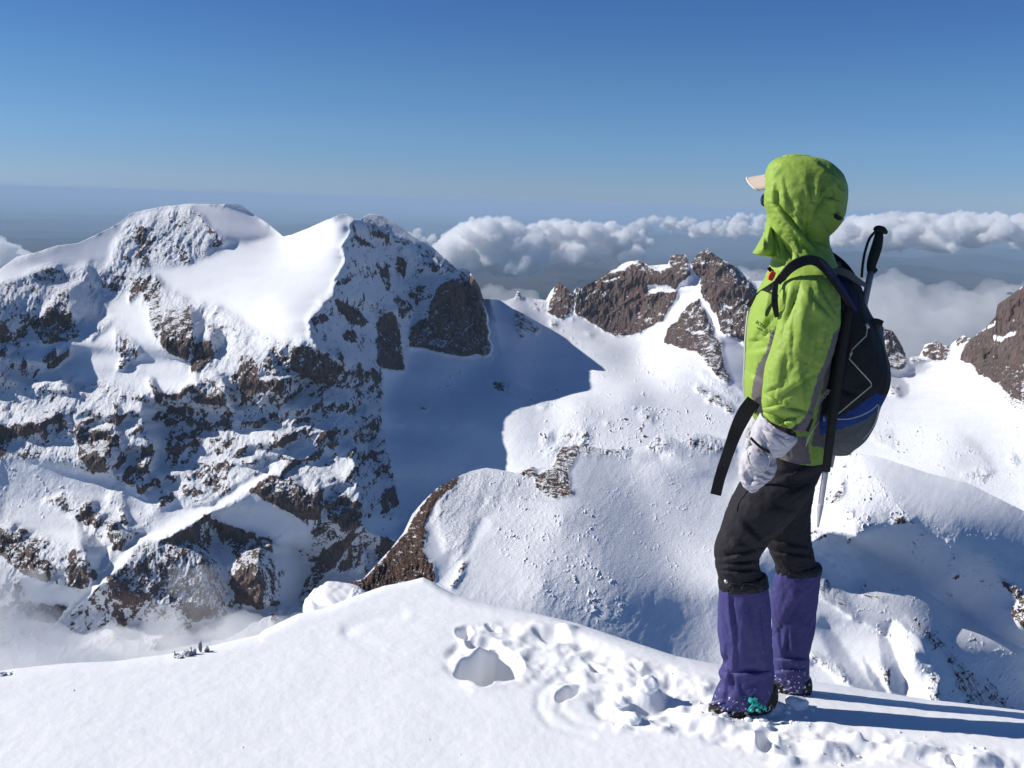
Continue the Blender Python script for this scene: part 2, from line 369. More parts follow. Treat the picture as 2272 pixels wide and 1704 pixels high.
c.shade(z6((640, 205), (760, 255), (900, 340), (1060, 470), (1180, 560), (1080, 540), (960, 430), (860, 360), (740, 330), (690, 260)), 0.85, 1)
c.rock(z6((580, 230), (700, 220), (760, 330), (720, 370), (640, 350), (600, 290)), 0.6)
c.rock(z6((740, 340), (850, 350), (930, 400), (1060, 470), (1160, 560), (1080, 560), (940, 440), (850, 390), (760, 370)), 0.7)
c.rock(z6((900, 400), (1000, 420), (1060, 520), (1020, 570), (920, 500)), 0.55)
c.rock(z6((780, 460), (830, 500), (820, 600), (760, 530)), 0.65)
c.rock(z6((830, 620), (960, 640), (1000, 700), (900, 770), (860, 720)), 0.6)
c.rock(z6((1010, 690), (1090, 610), (1240, 590), (1290, 650), (1330, 850), (1357, 1075), (1200, 1080), (1050, 1050), (930, 1045), (860, 1010), (850, 900), (900, 860), (960, 850)), 1.02, 1, 1.0, a=0.30)
c.rock(z6((1160, 560), (1210, 535), (1260, 600), (1240, 640), (1170, 600)), 0.8)
c.rock(z6((650, 870), (740, 810), (780, 880), (820, 1060), (825, 1180), (740, 1180), (650, 1120)), 1.1, 1, 0.5, a=0.5)
c.shade(z6((600, 770), (700, 780), (740, 800), (670, 860)), -0.4, 1)
for q, k_ in (([(380, 730), (450, 740), (600, 860), (580, 890), (520, 880), (420, 810)], 1), ([(450, 900), (520, 920), (540, 1000), (450, 980)], 1), ([(390, 640), (470, 560), (500, 600), (440, 650)], .9),
              ([(510, 330), (600, 380), (640, 420), (540, 390)], .85), ([(770, 700), (860, 760), (860, 800), (780, 800)], .9), ([(650, 500), (740, 580), (720, 700), (680, 620)], .8), ([(700, 480), (730, 520), (740, 600), (700, 560)], .8),
              ([(500, 240), (540, 240), (530, 330), (490, 330)], .6), ([(120, 1000), (250, 1010), (340, 1080), (450, 1150), (480, 1200), (420, 1280), (300, 1260), (200, 1200), (130, 1150)], .6),
              ([(380, 1020), (440, 1050), (450, 1120), (400, 1100)], .9), ([(0, 1130), (50, 1120), (60, 1300), (30, 1330), (0, 1250)], .8), ([(620, 1130), (700, 1240), (660, 1250), (610, 1190)], .8), ([(640, 1270), (740, 1320), (730, 1370), (650, 1330)], .7),
              ([(230, 860), (330, 800), (360, 860), (250, 890)], .8)):
    c.rock(z6(*q), k_, 1)
c.shade(z6((360, 1480), (440, 1400), (440, 1500), (380, 1530)), -.5, 1); c.shade(z6((510, 1420), (600, 1380), (590, 1500), (540, 1500)), -.5, 1)
# --- lower mountain
for q in ([(460, 80), (520, 0), (640, 0), (740, 90), (680, 130), (640, 190), (660, 260), (560, 290), (530, 210), (480, 190)],
          [(-90, -60), (70, 0), (60, 100), (20, 190), (-90, 260)], [(80, -40), (200, -30), (230, 10), (150, 60), (90, 30)],
          [(800, 200), (950, 80), (950, 200), (870, 310), (800, 350), (740, 320)], [(260, 430), (380, 400), (420, 500), (370, 530), (270, 490)],
          [(460, 530), (530, 490), (640, 560), (620, 620), (560, 600), (470, 580)], [(620, 560), (700, 560), (750, 660), (760, 740), (700, 750), (670, 660)],
          [(980, 420), (1060, 390), (1090, 440), (1040, 500), (980, 480)], [(1110, 350), (1180, 330), (1240, 400), (1130, 420)],
          [(1520, 380), (1660, 270), (1800, 330), (1940, 400), (1960, 540), (1850, 560), (1740, 500), (1600, 430)],
          [(0, 600), (280, 690), (300, 720), (220, 760), (330, 840), (300, 960), (200, 930), (100, 860), (-60, 720)],
          [(150, 1080), (430, 1090), (370, 1180), (260, 1250), (170, 1200)]):
    c.rock(z5(*q), 1.0)
for q in ([(1010, -130), (1180, -120), (1200, 0), (1150, 120), (1060, 260), (1010, 240)], [(1200, -60), (1290, -100), (1230, 100), (1130, 270), (1100, 250), (1160, 100)],
          [(1300, 0), (1400, -130), (1440, 0), (1420, 150), (1330, 160), (1290, 100)], [(1180, 220), (1400, 200), (1420, 340), (1380, 440), (1320, 420), (1250, 350), (1190, 300)],
          [(400, 740), (540, 740), (560, 860), (540, 990), (420, 980), (420, 840)], [(1440, 180), (1560, 150), (1580, 220), (1500, 240)], [(1720, 170), (1860, 200), (1840, 300), (1760, 260)],
          [(80, 160), (260, 80), (290, 130), (160, 220)], [(1650, -100), (1740, -60), (1750, 60), (1680, 120)], [(1850, -80), (1960, -60), (1900, 60), (1840, 20)]):
    c.rock(z5(*q), 0.72)
c.shade(z5((870, -160), (1020, -120), (1010, 250), (920, 270), (950, 90), (880, 0)), 1.3, 1, 0.08); c.snow(z5((880, -120), (1000, -100), (1000, 240), (930, 260), (960, 90), (890, 0)), 1)
c.rock(z5((1180, 520), (1050, 640), (860, 700), (800, 800), (700, 880), (660, 950), (680, 1060), (820, 1080), (950, 1060), (1040, 1080), (1200, 1190), (1440, 1130), (1400, 960), (1330, 800), (1290, 640)), 0.8, 2, 0.5, a=0.2)
c.shade(z5((1190, 540), (1300, 640), (1400, 940), (1440, 1130), (1330, 1120), (1240, 800)), 1.0, 2, 0.3)
c.rock(z5((1300, 560), (1420, 600), (1540, 640), (1660, 680), (1700, 900), (1740, 1080), (1600, 1110), (1440, 1060), (1420, 900), (1480, 830), (1350, 690)), 0.98)
c.shade(z5((1670, 700), (1760, 720), (1890, 810), (1880, 880), (1800, 1060), (1750, 1090), (1700, 900)), 1.3, 1, 0.15)
c.shade(z5((480, 590), (600, 680), (670, 740), (600, 900), (560, 1000), (530, 760), (490, 700)), 1.0, 1, 0.2)
c.shade(z5((650, 130), (820, 130), (760, 200), (700, 280), (660, 240)), 1.0, 1)
c.shade(z5((1400, 500), (1300, 500), (1290, 640), (1330, 700), (1310, 560)), 1.2, 1)
c.shade(z5((740, 620), (850, 650), (820, 700), (760, 740)), 1.2, 1)
c.shade(z5((1950, 380), (2080, 340), (2000, 480), (1960, 560)), 1.2, 1)
c.shade(z5((1560, 170), (1650, 200), (1600, 230), (1540, 220)), 1.1, 1)
rb_ = np.random.RandomState(21)
for _ in range(120):
    x = rb_.uniform(-60, 860); y = rb_.uniform(760, 1400)
    if x > 330 and y < 800 + (x-330)*0.25: continue
    if rb_.rand() < .62: dx, dy = -1.0, rb_.uniform(.55, 1.1)       # ribs running down to the left
    else: dx, dy = rb_.uniform(.1, .5), 1.0
    l_ = rb_.uniform(26, 78); n_l = math.hypot(dx, dy); dx, dy = dx/n_l, dy/n_l; w_ = rb_.uniform(5, 15); qx, qy = -dy, dx
    poly = [(x, y), (x+dx*l_*.5+qx*w_*.5, y+dy*l_*.5+qy*w_*.5), (x+dx*l_, y+dy*l_), (x+dx*l_*.75-qx*w_, y+dy*l_*.75-qy*w_), (x+dx*l_*.25-qx*w_*.9, y+dy*l_*.25-qy*w_*.9)]
    c.rock(poly, rb_.uniform(.8, 1.15), 1, 0.6)
    off = rb_.uniform(8, 16); c.shade([(p[0]+off, p[1]) for p in poly], 0.5, 1)
lit = z5((1660, 222), (1700, 250), (1360, 480), (1300, 500), (1050, 650), (860, 705), (720, 850), (320, 1245), (280, 1250), (560, 950), (860, 650), (1140, 500), (1290, 470))
c.shade(lit, -0.55, 1, 0.08); c.snow(lit, 1)
for q in ([(0, 200), (160, 200), (480, 260), (700, 330), (640, 480), (420, 400), (250, 440), (480, 560), (500, 700), (380, 700), (200, 620), (0, 560)],
          [(1320, 560), (1400, 480), (1560, 420), (1760, 520), (1900, 620), (1900, 740), (1760, 700), (1620, 640), (1450, 600)],
          [(100, 900), (420, 980), (520, 1000), (420, 1090), (200, 1060)], [(760, 360), (880, 420), (940, 560), (880, 640), (800, 560)],
          [(900, 540), (1000, 500), (1100, 420), (1160, 500), (980, 600), (880, 650)]):
    c.shade(z5(*q), -0.15, 3, 0.22); c.snow(z5(*q), 3)
c.speck(z5((0, 200), (700, 300), (700, 520), (0, 560)), 0.35); c.speck(z5((1320, 560), (1500, 440), (1900, 620), (1880, 740)), 0.3)
c.speck(z5((760, 360), (880, 420), (940, 560), (880, 640)), 0.5)
# lower right of the mountain
for q, k_ in (([(0, 340), (160, 420), (170, 540), (110, 560), (-60, 480)], 1), ([(210, 440), (270, 370), (420, 460), (420, 600), (360, 620), (310, 620), (220, 560)], 1.1),
              ([(560, 370), (640, 360), (640, 480), (550, 540), (530, 450)], 1), ([(180, 750), (430, 610), (400, 660), (200, 900), (60, 1090), (0, 1090), (110, 870)], 1.0),
              ([(420, 20), (560, 60), (600, 200), (590, 330), (500, 300), (430, 150)], .55), ([(350, 730), (420, 700), (420, 860), (330, 860)], .6), ([(640, 600), (680, 600), (700, 660), (650, 640)], .7)):
    c.rock(z7(*q), k_, 1)
c.shade(z7((370, 0), (470, 0), (480, 150), (640, 350), (720, 520), (700, 560), (430, 540), (400, 400), (380, 200)), 1.0, 1, 0.55)
c.shade(z7((420, 550), (700, 560), (690, 700), (620, 690), (470, 640)), 1.0, 1, 0.15)
c.shade(z7((160, 140), (280, 100), (350, 130), (370, 220), (300, 300), (200, 260)), -0.45, 1, 0.2)
c.shade(z7((440, 0), (500, 30), (540, 150), (600, 280), (560, 290), (470, 170)), -0.3, 1)
c.shade(z7((-200, 740), (60, 800), (100, 850), (100, 930), (0, 1060), (-200, 1090)), 1.2, 1, 0.15)
c.shade(z7((210, 900), (440, 610), (500, 720), (420, 800), (410, 920)), -0.3, 1, 0.4)
c.shade(z7((430, 720), (500, 750), (520, 850), (450, 860)), 1.1, 1)
c.rock(z7((500, 700), (640, 700), (560, 800), (500, 830)), 0.4)
# --- bowl: keep it smooth
bowl = z6((1310, 730), (1500, 745), (1700, 800), (2101, 900)) + z8((1370, 860), (1680, 1020), (1860, 1160), (2000, 1300), (2000, 1750), (0, 1800)) + [(900, 1160), (881, 1077), (860, 979), (852, 840)] + z6((700, 1150), (830, 1185), (860, 1010), (930, 1045), (1200, 1080), (1357, 1075), (1330, 850))
c.snow(bowl, 1); c.shade(bowl, 0.02, 1, 0.06)
c.shade(z6((1290, 720), (1500, 740), (1640, 825), (1700, 880), (1770, 960), (1900, 1040), (1990, 1060), (2020, 1100), (1960, 1200), (1850, 1270), (1720, 1305), (1600, 1280), (1370, 1215), (1380, 1300), (1590, 1375), (1400, 1400), (1340, 1420), (1400, 1500), (1430, 1525), (1230, 1510), (1300, 1659)) + z7((1150, 130), (1090, 190), (1030, 250), (880, 370), (720, 540), (640, 360), (600, 150), (560, -20)) + z6((690, 1420), (700, 1160), (830, 1185), (870, 1020), (1200, 1085), (1357, 1080), (1330, 880)), 0.18, 3, 0.05)
c.shade(z6((1370, 1215), (1480, 1240), (1600, 1290), (1720, 1330), (1690, 1400), (1590, 1375), (1480, 1320), (1400, 1290)), -0.3, 1, 0.4)
c.rock(z6((1480, 800), (1560, 820), (1660, 920), (1620, 940), (1540, 900), (1580, 960), (1530, 970), (1490, 880)), 0.95, 1, 0.4)
c.rock(z6((1370, 1220), (1440, 1260), (1430, 1310), (1380, 1290)), 1.0, 1); c.rock(z6((920, 1385), (970, 1385), (960, 1410), (925, 1405)), 0.9, 1)
c.speck(z6((830, 1190), (1050, 1100), (1400, 1150), (1650, 1250), (1300, 1350), (900, 1500)), 0.34)
c.speck(z6((700, 1250), (1000, 1300), (1250, 1500), (1300, 1800), (800, 1800)), 0.22)
c.shade(z8((550, 1240), (880, 1040), (1200, 950), (1500, 1100), (1000, 1300), (600, 1300)), -0.22, 6)
c.speck(z8((350, 1180), (700, 1200), (760, 1330), (400, 1330)), 0.6)
c.speck(z8((450, 1420), (800, 1360), (1300, 1330), (1620, 1330), (1900, 1380), (1900, 1700), (400, 1700)), 0.75)
c.speck(z8((500, 700), (1100, 900), (1700, 980), (1650, 1300), (800, 1300), (700, 1000)), 0.3)
c.rock(z8((560, 1620), (640, 1520), (760, 1470), (840, 1520), (800, 1620), (640, 1700), (480, 1720)), 0.36, 4, 0.5)
c.rock(z8((480, 1540), (560, 1500), (540, 1600), (490, 1640)), 0.4, 3, .5); c.rock(z8((1200, 1380), (1290, 1360), (1300, 1470), (1220, 1460)), 0.42, 3, .5)
c.rock(z8((540, 700), (590, 710), (590, 750), (550, 740)), 0.9); c.rock(z8((690, 680), (715, 690), (700, 705)), 0.9); c.rock(z8((790, 1285), (825, 1290), (820, 1300), (790, 1300)), 0.9)
c.rock(z8((950, 1430), (1000, 1450), (980, 1475), (950, 1460)), 0.9); c.rock(z8((800, 800), (850, 815), (840, 835), (810, 830)), 0.8)
# rock ridge behind the bowl
rr = [z8((540, 480), (600, 400), (640, 440), (720, 500), (700, 650), (620, 680), (510, 640)),
      z8((720, 450), (1000, 290), (1180, 240), (1260, 290), (1400, 280), (1430, 200), (1540, 200), (1570, 380), (1470, 450), (1450, 560), (1370, 690), (1250, 760), (1140, 800), (1010, 820), (960, 770), (850, 730), (720, 640)),
      z8((1580, 220), (1690, 150), (1850, 270), (2000, 400), (2060, 480), (2200, 480), (2200, 900), (1960, 860), (1790, 800), (1720, 640), (1650, 540), (1630, 400), (1570, 280)),
      z8((1600, 500), (1640, 560), (1740, 760), (1790, 850), (1830, 1050), (1880, 1170), (1780, 1140), (1680, 1020), (1620, 950), (1480, 910), (1370, 860), (1400, 760), (1500, 640))]
for q in rr: c.rock(q, 1.12, 1, 0.6)
for q in (z8((720, 560), (850, 500), (1000, 560), (1150, 600), (1260, 740), (1140, 800), (1010, 820), (850, 730), (720, 640)), z8((1390, 760), (1620, 780), (1640, 950), (1480, 910), (1370, 860)), z8((540, 560), (700, 560), (700, 650), (620, 680), (530, 640)), z8((1660, 330), (1800, 420), (1900, 560), (1900, 600), (1740, 560), (1640, 440))):
    c.rock(q, 1.45, 1, 0.6)
for q in (z8((1240, 440), (1410, 430), (1470, 470), (1400, 500), (1260, 490)), z8((1620, 420), (1640, 540), (1520, 600), (1480, 700), (1410, 720), (1500, 560)), z8((1650, 540), (1720, 600), (1800, 790), (1870, 820), (1760, 820), (1700, 680)),
          z8((980, 330), (1100, 275), (1190, 265), (1100, 310), (980, 360)), z8((1790, 560), (1860, 580), (1880, 620), (1800, 600)), z8((1400, 270), (1420, 310), (1300, 330), (1290, 310)), z8((900, 430), (1040, 370), (1050, 385), (930, 440)), z8((1560, 770), (1660, 775), (1650, 800), (1570, 800))):
    c.snow(q, 1, a=-0.2)
c.shade(z8((1550, 290), (1620, 300), (1620, 400), (1540, 440)), 1.1, 1)
c.shade(z8((1640, 560), (1700, 680), (1760, 810), (1830, 1050), (1870, 1180), (1740, 1090), (1740, 900), (1680, 740)), 1.0, 1)
c.shade(z8((1780, 820), (1870, 820), (1960, 900), (2100, 1000), (2060, 1300), (1960, 1240), (1860, 1160), (1820, 1000)), 1.1, 1, 0.05)
c.shade(z8((1800, 270), (1900, 310), (2060, 470), (2000, 540), (1900, 400)), 1.0, 1)
c.rock(z8((1630, 1180), (1800, 1270), (1910, 1350), (1880, 1380), (1700, 1300), (1610, 1200)), 0.85)
c.rock(z8((1620, 1060), (1760, 1130), (1930, 1260), (1900, 1300), (1700, 1180)), 0.45, 2)
c.rock(z8((360, 540), (520, 560), (540, 640), (440, 620)), 0.6); c.rock(z8((280, 470), (315, 470), (315, 540), (270, 530)), 1.0); c.rock(z8((170, 535), (200, 535), (200, 555), (170, 555)), 1.0)
# right ridge
bowl2 = z11((100, 860), (450, 850), (600, 850), (720, 930), (860, 1020), (1000, 1120), (1100, 1200), (1100, 1900), (0, 1700), (0, 900))
c.snow(bowl2, 1); c.shade(bowl2, 0.0, 1, 0.08)
for q, k_ in (([(230, 660), (330, 690), (385, 850), (380, 890), (230, 890)], 1.05), ([(450, 800), (540, 740), (620, 760), (600, 850), (480, 850)], 1.0), ([(640, 740), (700, 710), (740, 740), (700, 800), (640, 800)], .6),
              ([(790, 680), (850, 540), (1100, 400), (1100, 1160), (1000, 1080), (900, 1020), (820, 940), (760, 920), (720, 870), (660, 850), (680, 770)], 1.15), ([(720, 780), (800, 760), (860, 800), (1000, 900), (1000, 1070), (880, 990), (760, 910), (720, 860)], 1.4),
              ([(860, 560), (930, 540), (940, 640), (870, 640)], 1.1), ([(840, 1000), (940, 1040), (1040, 1110), (1040, 1160), (920, 1080)], .6), ([(180, 1210), (300, 1220), (320, 1330), (200, 1280)], .42), ([(380, 830), (440, 840), (500, 860), (420, 860)], .9),
              ([(280, 980), (350, 1000), (350, 1050), (290, 1040)], .8), ([(920, 1340), (970, 1370), (950, 1410), (910, 1380)], .6), ([(660, 1440), (760, 1420), (840, 1430), (780, 1490), (720, 1480)], .5)):
    c.rock(z11(*q), k_, 1)
for q in ([(850, 640), (880, 640), (800, 700), (780, 700)], [(840, 720), (960, 700), (960, 720), (850, 750)], [(640, 790), (720, 740), (720, 760), (660, 830)]): c.snow(z11(*q), 1, a=-0.2)
c.shade(z11((380, 845), (560, 870), (490, 920), (400, 900), (350, 900)), 1.1, 1); c.shade(z11((290, 890), (390, 980), (400, 1030), (350, 1050), (300, 1000), (270, 930)), 1.2, 1)
c.shade(z11((920, 560), (940, 540), (950, 640), (920, 640)), 1.2, 1); c.shade(z11((780, 780), (800, 790), (800, 890), (780, 880)), 1.0, 1)
c.speck(z11((180, 1100), (400, 1180), (780, 1300), (840, 1440), (760, 1500), (660, 1440), (300, 1360)), 0.45)
c.shade(z11((640, 1210), (760, 1280), (830, 1380), (860, 1460), (800, 1400), (720, 1290)), 0.5, 3); c.speck(z11((850, 1000), (1000, 1100), (1000, 1500), (900, 1500)), .3)

MB = M1
ctl_m = [(-90, 620, 2350), (0, 597, 2350), (200, 530, 2480), (423, 452, 2620), (629, 525, 2560), (755, 476, 2370), (824, 474, 2540), (962, 550, 2560), (1050, 613, 2500), (900, 620, 2470), (0, 800, 2120), (400, 800, 2120), (640, 700, 2180), (700, 830, 2070), (880, 800, 2300), (880, 1000, 2050),
         (1088, 789, 2420), (936, 778, 2370), (0, 1100, 1880), (400, 1100, 1860), (700, 1100, 1880), (900, 1140, 1900), (0, 1450, 1620), (400, 1450, 1600), (700, 1380, 1650), (860, 1240, 1780)]
ctl_b = [(1072, 663, 3000), (1200, 668, 3050), (1241, 640, 3050), (1415, 577, 3130), (1569, 551, 3100), (1340, 745, 2880), (1250, 740, 2760), (1150, 720, 2650), (1100, 720, 2600), (1095, 800, 2440), (936, 790, 2370), (880, 850, 2260), (880, 1000, 2050), (900, 1140, 1900), (1000, 950, 2070), (1325, 792, 2560), (1420, 800, 2750),
         (1180, 850, 2370), (1290, 845, 2380), (1060, 850, 2340), (1130, 868, 2190), (1400, 865, 2280), (1170, 905, 2100), (1280, 900, 2110), (1060, 905, 2090), (1500, 850, 2400), (1060, 990, 2000), (1060, 1060, 1930), (1250, 1000, 1960), (1450, 980, 2000), (1600, 900, 2260), (1540, 790, 2650), (1800, 800, 2750), (1800, 950, 2180), (2030, 790, 2950), (2120, 760, 2950), (2272, 640, 2700), (2370, 600, 2650), (2230, 800, 2650), (2272, 900, 2330),
         (2000, 940, 2280), (2272, 1130, 1750), (2000, 1090, 1750), (2100, 1000, 2000), (1700, 620, 3000), (1860, 700, 2950), (1980, 740, 2950)]
mm = c.mask(M1, 0)
cliff = c.mask(z6((1000, 500), (1250, 540), (1340, 840), (1362, 1085), (1250, 1090), (1000, 900)), 0)
lnD = rbf(ctl_m, c.X, c.Y)*mm + rbf(ctl_b, c.X, c.Y)*(1-mm)
soft = blur(lnD, 15); keep = blur(c.mask(z6((1240, 560), (1330, 700), (1420, 1090), (1300, 1100), (1200, 700)), 0), 2)
lnD = soft*(1-keep)+blur(lnD, 1)*keep
top = [(-90, 640), (-40, 615), (0, 597), (36, 570), (80, 560), (125, 545), (174, 539), (215, 520), (253, 501), (270, 490), (289, 474), (325, 465), (362, 458), (423, 452), (535, 454), (553, 469), (597, 498), (629, 525), (640, 522), (647, 521), (687, 505), (720, 490), (755, 476), (770, 476), (777, 481), (790, 487), (799, 489), (806, 481), (824, 474), (846, 478), (875, 494), (907, 519), (962, 550), (983, 570), (1016, 599), (1025, 594), (1034, 595), (1049, 613), (1063, 635), (1072, 663),
       (1120, 667), (1143, 660), (1147, 646), (1152, 646), (1157, 658), (1180, 662), (1211, 666), (1223, 645), (1241, 625), (1253, 635), (1271, 651), (1277, 639), (1295, 636), (1319, 624), (1355, 599), (1391, 581), (1415, 577), (1440, 589), (1482, 587), (1488, 569), (1500, 564), (1521, 566), (1530, 587), (1536, 580), (1542, 569), (1569, 551), (1584, 563), (1617, 584), (1644, 599), (1672, 623), (1699, 623), (1760, 650), (1850, 690), (1920, 700), (1964, 728), (1981, 735), (2002, 769), (2012, 794), (2040, 790), (2052, 765), (2078, 756), (2103, 769), (2120, 756), (2137, 744), (2154, 752), (2183, 731), (2209, 702), (2213, 676), (2238, 659), (2272, 634), (2370, 590)]
bot = [(-90, 1600), (0, 1590), (575, 1500), (760, 1430), (810, 1330), (900, 1240), (970, 1130), (1080, 1095), (1180, 1085), (1250, 1050), (1440, 1030), (1600, 1030), (1850, 1060), (2050, 1100), (2190, 1140), (2370, 1200)]
rock_far = mountain_mat('mountain_snow_and_rock', 1.0, (0.062, 0.046, 0.040), (0.19, 0.138, 0.115), (0.135, 0.085, 0.075))
build_relief('mountain', c, lnD, top, bot, 640, rock_far, -90, 2370)

# ======== nearer group: the spur falling from the summit
c = Canvas(700, 940, 2370, 1680, 31, 7)
c.A[:] = 0.10; c.G[:] = 0.10
c.shade(z7((870, 420), (1030, 260), (1200, 330), (1240, 450), (1150, 560), (1060, 800), (900, 940), (860, 850), (820, 640)), 0.05, 3, 0.45)
c.rock(z7((430, 930), (600, 740), (690, 640), (790, 460), (880, 360), (1000, 280), (1030, 320), (900, 430), (870, 480), (800, 600), (830, 640), (800, 740), (860, 850), (880, 940), (700, 1000), (330, 1000), (250, 960)), 1.45, 1, 0.5, a=0.0)
c.rock(z7((880, 360), (1030, 260), (1200, 280), (1180, 400), (950, 560), (880, 600), (860, 480)), 0.42, 3, 0.6)
c.shade(z7((830, 560), (880, 600), (920, 760), (1000, 760), (970, 860), (900, 930), (860, 850), (810, 680)), 0.5, 3, 0.1); c.snow(z7((840, 600), (880, 640), (920, 770), (990, 770), (960, 860), (890, 900), (860, 820), (820, 680)), 1)
c.shade(z7((1200, 530), (1215, 600), (1130, 720), (1000, 900), (940, 980), (900, 940), (1060, 760), (1120, 640), (1160, 540)), -0.22, 1, 0.06)
c.shade(z7((1240, 600), (1500, 600), (1900, 800), (2150, 1250), (1700, 1250), (1000, 1010), (1060, 860)), 0.10, 10)
c.shade(z7((1160, 400), (1210, 380), (1160, 500), (1120, 640), (1060, 760), (1080, 600)), 0.35, 3)
c.rock(z7((1040, 820), (1078, 812), (1060, 870), (990, 985), (965, 975)), 1.0, 1)
c.rock(z7((1370, 280), (1470, 230), (1500, 280), (1600, 230), (1620, 150), (1680, 40), (1800, 20), (1780, 100), (1740, 200), (1690, 260), (1700, 340), (1720, 400), (1620, 430), (1560, 420), (1490, 360), (1480, 300)), 1.15, 1, 0.6, a=-0.1)
c.shade(z7((1220, 300), (1500, 330), (1560, 430), (1300, 440), (1200, 420)), 0.3, 3, 0.4)
c.speck(z7((1180, 250), (1480, 300), (1560, 440), (1900, 480), (1960, 620), (1900, 760), (1960, 900), (2070, 1000), (2030, 1230), (1850, 1170), (1450, 1000), (1400, 800), (1230, 720), (1200, 440)), 0.8, 5)
c.speck(z7((1700, 100), (2101, 60), (2300, 0), (2500, 60), (2400, 200), (1800, 160)), 0.7)
c.G += 0.10*c.Sp
c.speck(z7((1850, 300), (2400, 200), (2600, 900), (2150, 1000)), 0.34)
c.shade(z7((1740, 150), (1850, 180), (1900, 420), (2101, 800), (2400, 1300), (2000, 1200), (1900, 900), (1850, 600), (1760, 420)), 0.50, 12)
c.shade(z7((1900, 300), (2101, 400), (2500, 900), (2600, 1400), (2200, 1300), (2000, 800)), 0.72, 14)
c.shade(z7((2200, 60), (2700, 60), (2700, 1300), (2500, 1300), (2300, 700)), 0.45, 12)
for q in ([(1437, 988), (1458, 964), (1497, 973), (1480, 1000), (1440, 1010)], [(1512, 982), (1542, 961), (1600, 975), (1640, 1000), (1560, 1010)], [(1250, 990), (1300, 985), (1400, 995), (1400, 1010), (1250, 1012)]):
    c.rock(q, 0.7, 2, 0.5)
c.shade([(1500, 975), (1560, 985), (1640, 1010), (1640, 1060), (1560, 1050), (1500, 1010)], 0.95, 3)
c.shade([(1380, 1000), (1450, 1000), (1470, 1030), (1420, 1020)], 0.9, 2)
# right part, behind the hiker's legs
c.shade(z9((100, 0), (400, 0), (520, 60), (620, 230), (760, 420), (640, 470), (500, 480), (380, 580), (200, 520), (0, 560), (0, 0)), -0.12, 3, 0.2)
c.speck(z9((100, 0), (440, 0), (560, 150), (760, 440), (500, 500), (380, 590), (0, 560)), 0.85)
c.rock(z9((320, 170), (360, 200), (340, 260), (270, 330), (260, 280), (310, 230)), 0.85); c.rock(z9((330, 360), (410, 360), (410, 385), (340, 380)), 0.8); c.rock(z9((620, 400), (680, 400), (780, 450), (640, 460)), 0.7)
c.shade(z9((500, 60), (760, 100), (1100, 230), (1500, 400), (1500, 700), (1000, 400), (800, 300), (620, 230)), 0.30, 6, 0.04)
c.shade(z9((500, 500), (640, 470), (760, 440), (1000, 600), (1500, 1000), (1500, 1230), (1200, 1100), (1000, 960), (780, 800), (560, 650)), 0.10, 3, 0.1)
c.shade(z9((880, 330), (1100, 450), (1300, 620), (1500, 800), (1500, 900), (1250, 660), (1050, 500)), 0.38, 6)
c.shade(z9((1000, 650), (1140, 830), (1200, 1010), (1060, 950), (1040, 800)), 0.38, 5); c.shade(z9((1250, 560), (1500, 760), (1500, 980), (1380, 760)), 0.5, 3)
c.shade(z9((-200, 620), (150, 560), (200, 500), (380, 590), (560, 680), (770, 800), (720, 780), (1000, 970), (1200, 1100), (1500, 1240), (1500, 1700), (950, 1600), (900, 1350), (800, 1150), (640, 1040), (600, 1130), (400, 1030), (200, 900), (-200, 900)), 1.7, 1, 0.12)
c.shade(z9((400, 560), (520, 610), (570, 690), (540, 690), (420, 620)), -0.4, 1); c.shade(z9((190, 620), (240, 640), (380, 790), (340, 780)), 0.3, 1)
c.shade(z9((640, 1035), (780, 1130), (850, 1270), (930, 1390), (900, 1560), (860, 1560), (720, 1520), (700, 1400), (600, 1140)), -0.42, 1, 0.05)
c.shade(z9((-100, 900), (150, 900), (400, 1030), (560, 1100), (600, 1150), (700, 1400), (720, 1560), (-100, 1560)), 0.42, 2, 0.08)
c.shade(z9((200, 1000), (330, 1200), (560, 1500), (420, 1500), (250, 1250), (150, 1080)), 1.05, 2); c.shade(z9((450, 1260), (620, 1500), (550, 1500), (480, 1370)), 1.1, 1)
c.shade(z9((560, 1130), (610, 1160), (700, 1400), (720, 1520), (640, 1500), (600, 1380), (560, 1250)), 1.1, 1); c.shade(z9((130, 1270), (190, 1300), (140, 1330)), 1.1, 1)
for q, k_ in (([(190, 730), (330, 880), (450, 1030), (380, 1010), (300, 960), (190, 880)], .62), ([(140, 1230), (300, 1310), (390, 1450), (330, 1420), (140, 1280)], .66), ([(540, 1290), (620, 1340), (640, 1470), (590, 1430)], .7),
              ([(700, 1000), (820, 1050), (960, 1180), (1100, 1350), (1250, 1420), (1400, 1600), (1100, 1600), (950, 1250), (800, 1130)], .55), ([(1270, 760), (1443, 850), (1500, 1000), (1500, 1150), (1340, 980), (1400, 930)], .6), ([(850, 1370), (930, 1400), (940, 1580), (870, 1580)], .66),
              ([(430, 850), (600, 900), (580, 930), (460, 900)], .7), ([(620, 410), (760, 430), (700, 450), (640, 460)], .6), ([(960, 540), (990, 560), (980, 580)], .8), ([(1000, 640), (1030, 660), (1010, 690)], .8), ([(1120, 620), (1180, 630), (1170, 660)], .6), ([(1010, 770), (1060, 760), (1030, 800)], .9), ([(970, 860), (1020, 880), (990, 910)], .9), ([(150, 530), (210, 490), (250, 520), (170, 550)], .9), ([(340, 560), (380, 535), (390, 560), (360, 580)], .8)):
    c.rock(z9(*q), k_, 1, 0.5)
c.speck(z9((200, 560), (900, 950), (1443, 1250), (1443, 1600), (1000, 1600), (400, 1000)), 0.75); c.speck(z9((600, 350), (1300, 560), (1500, 1100), (700, 700)), 0.5)
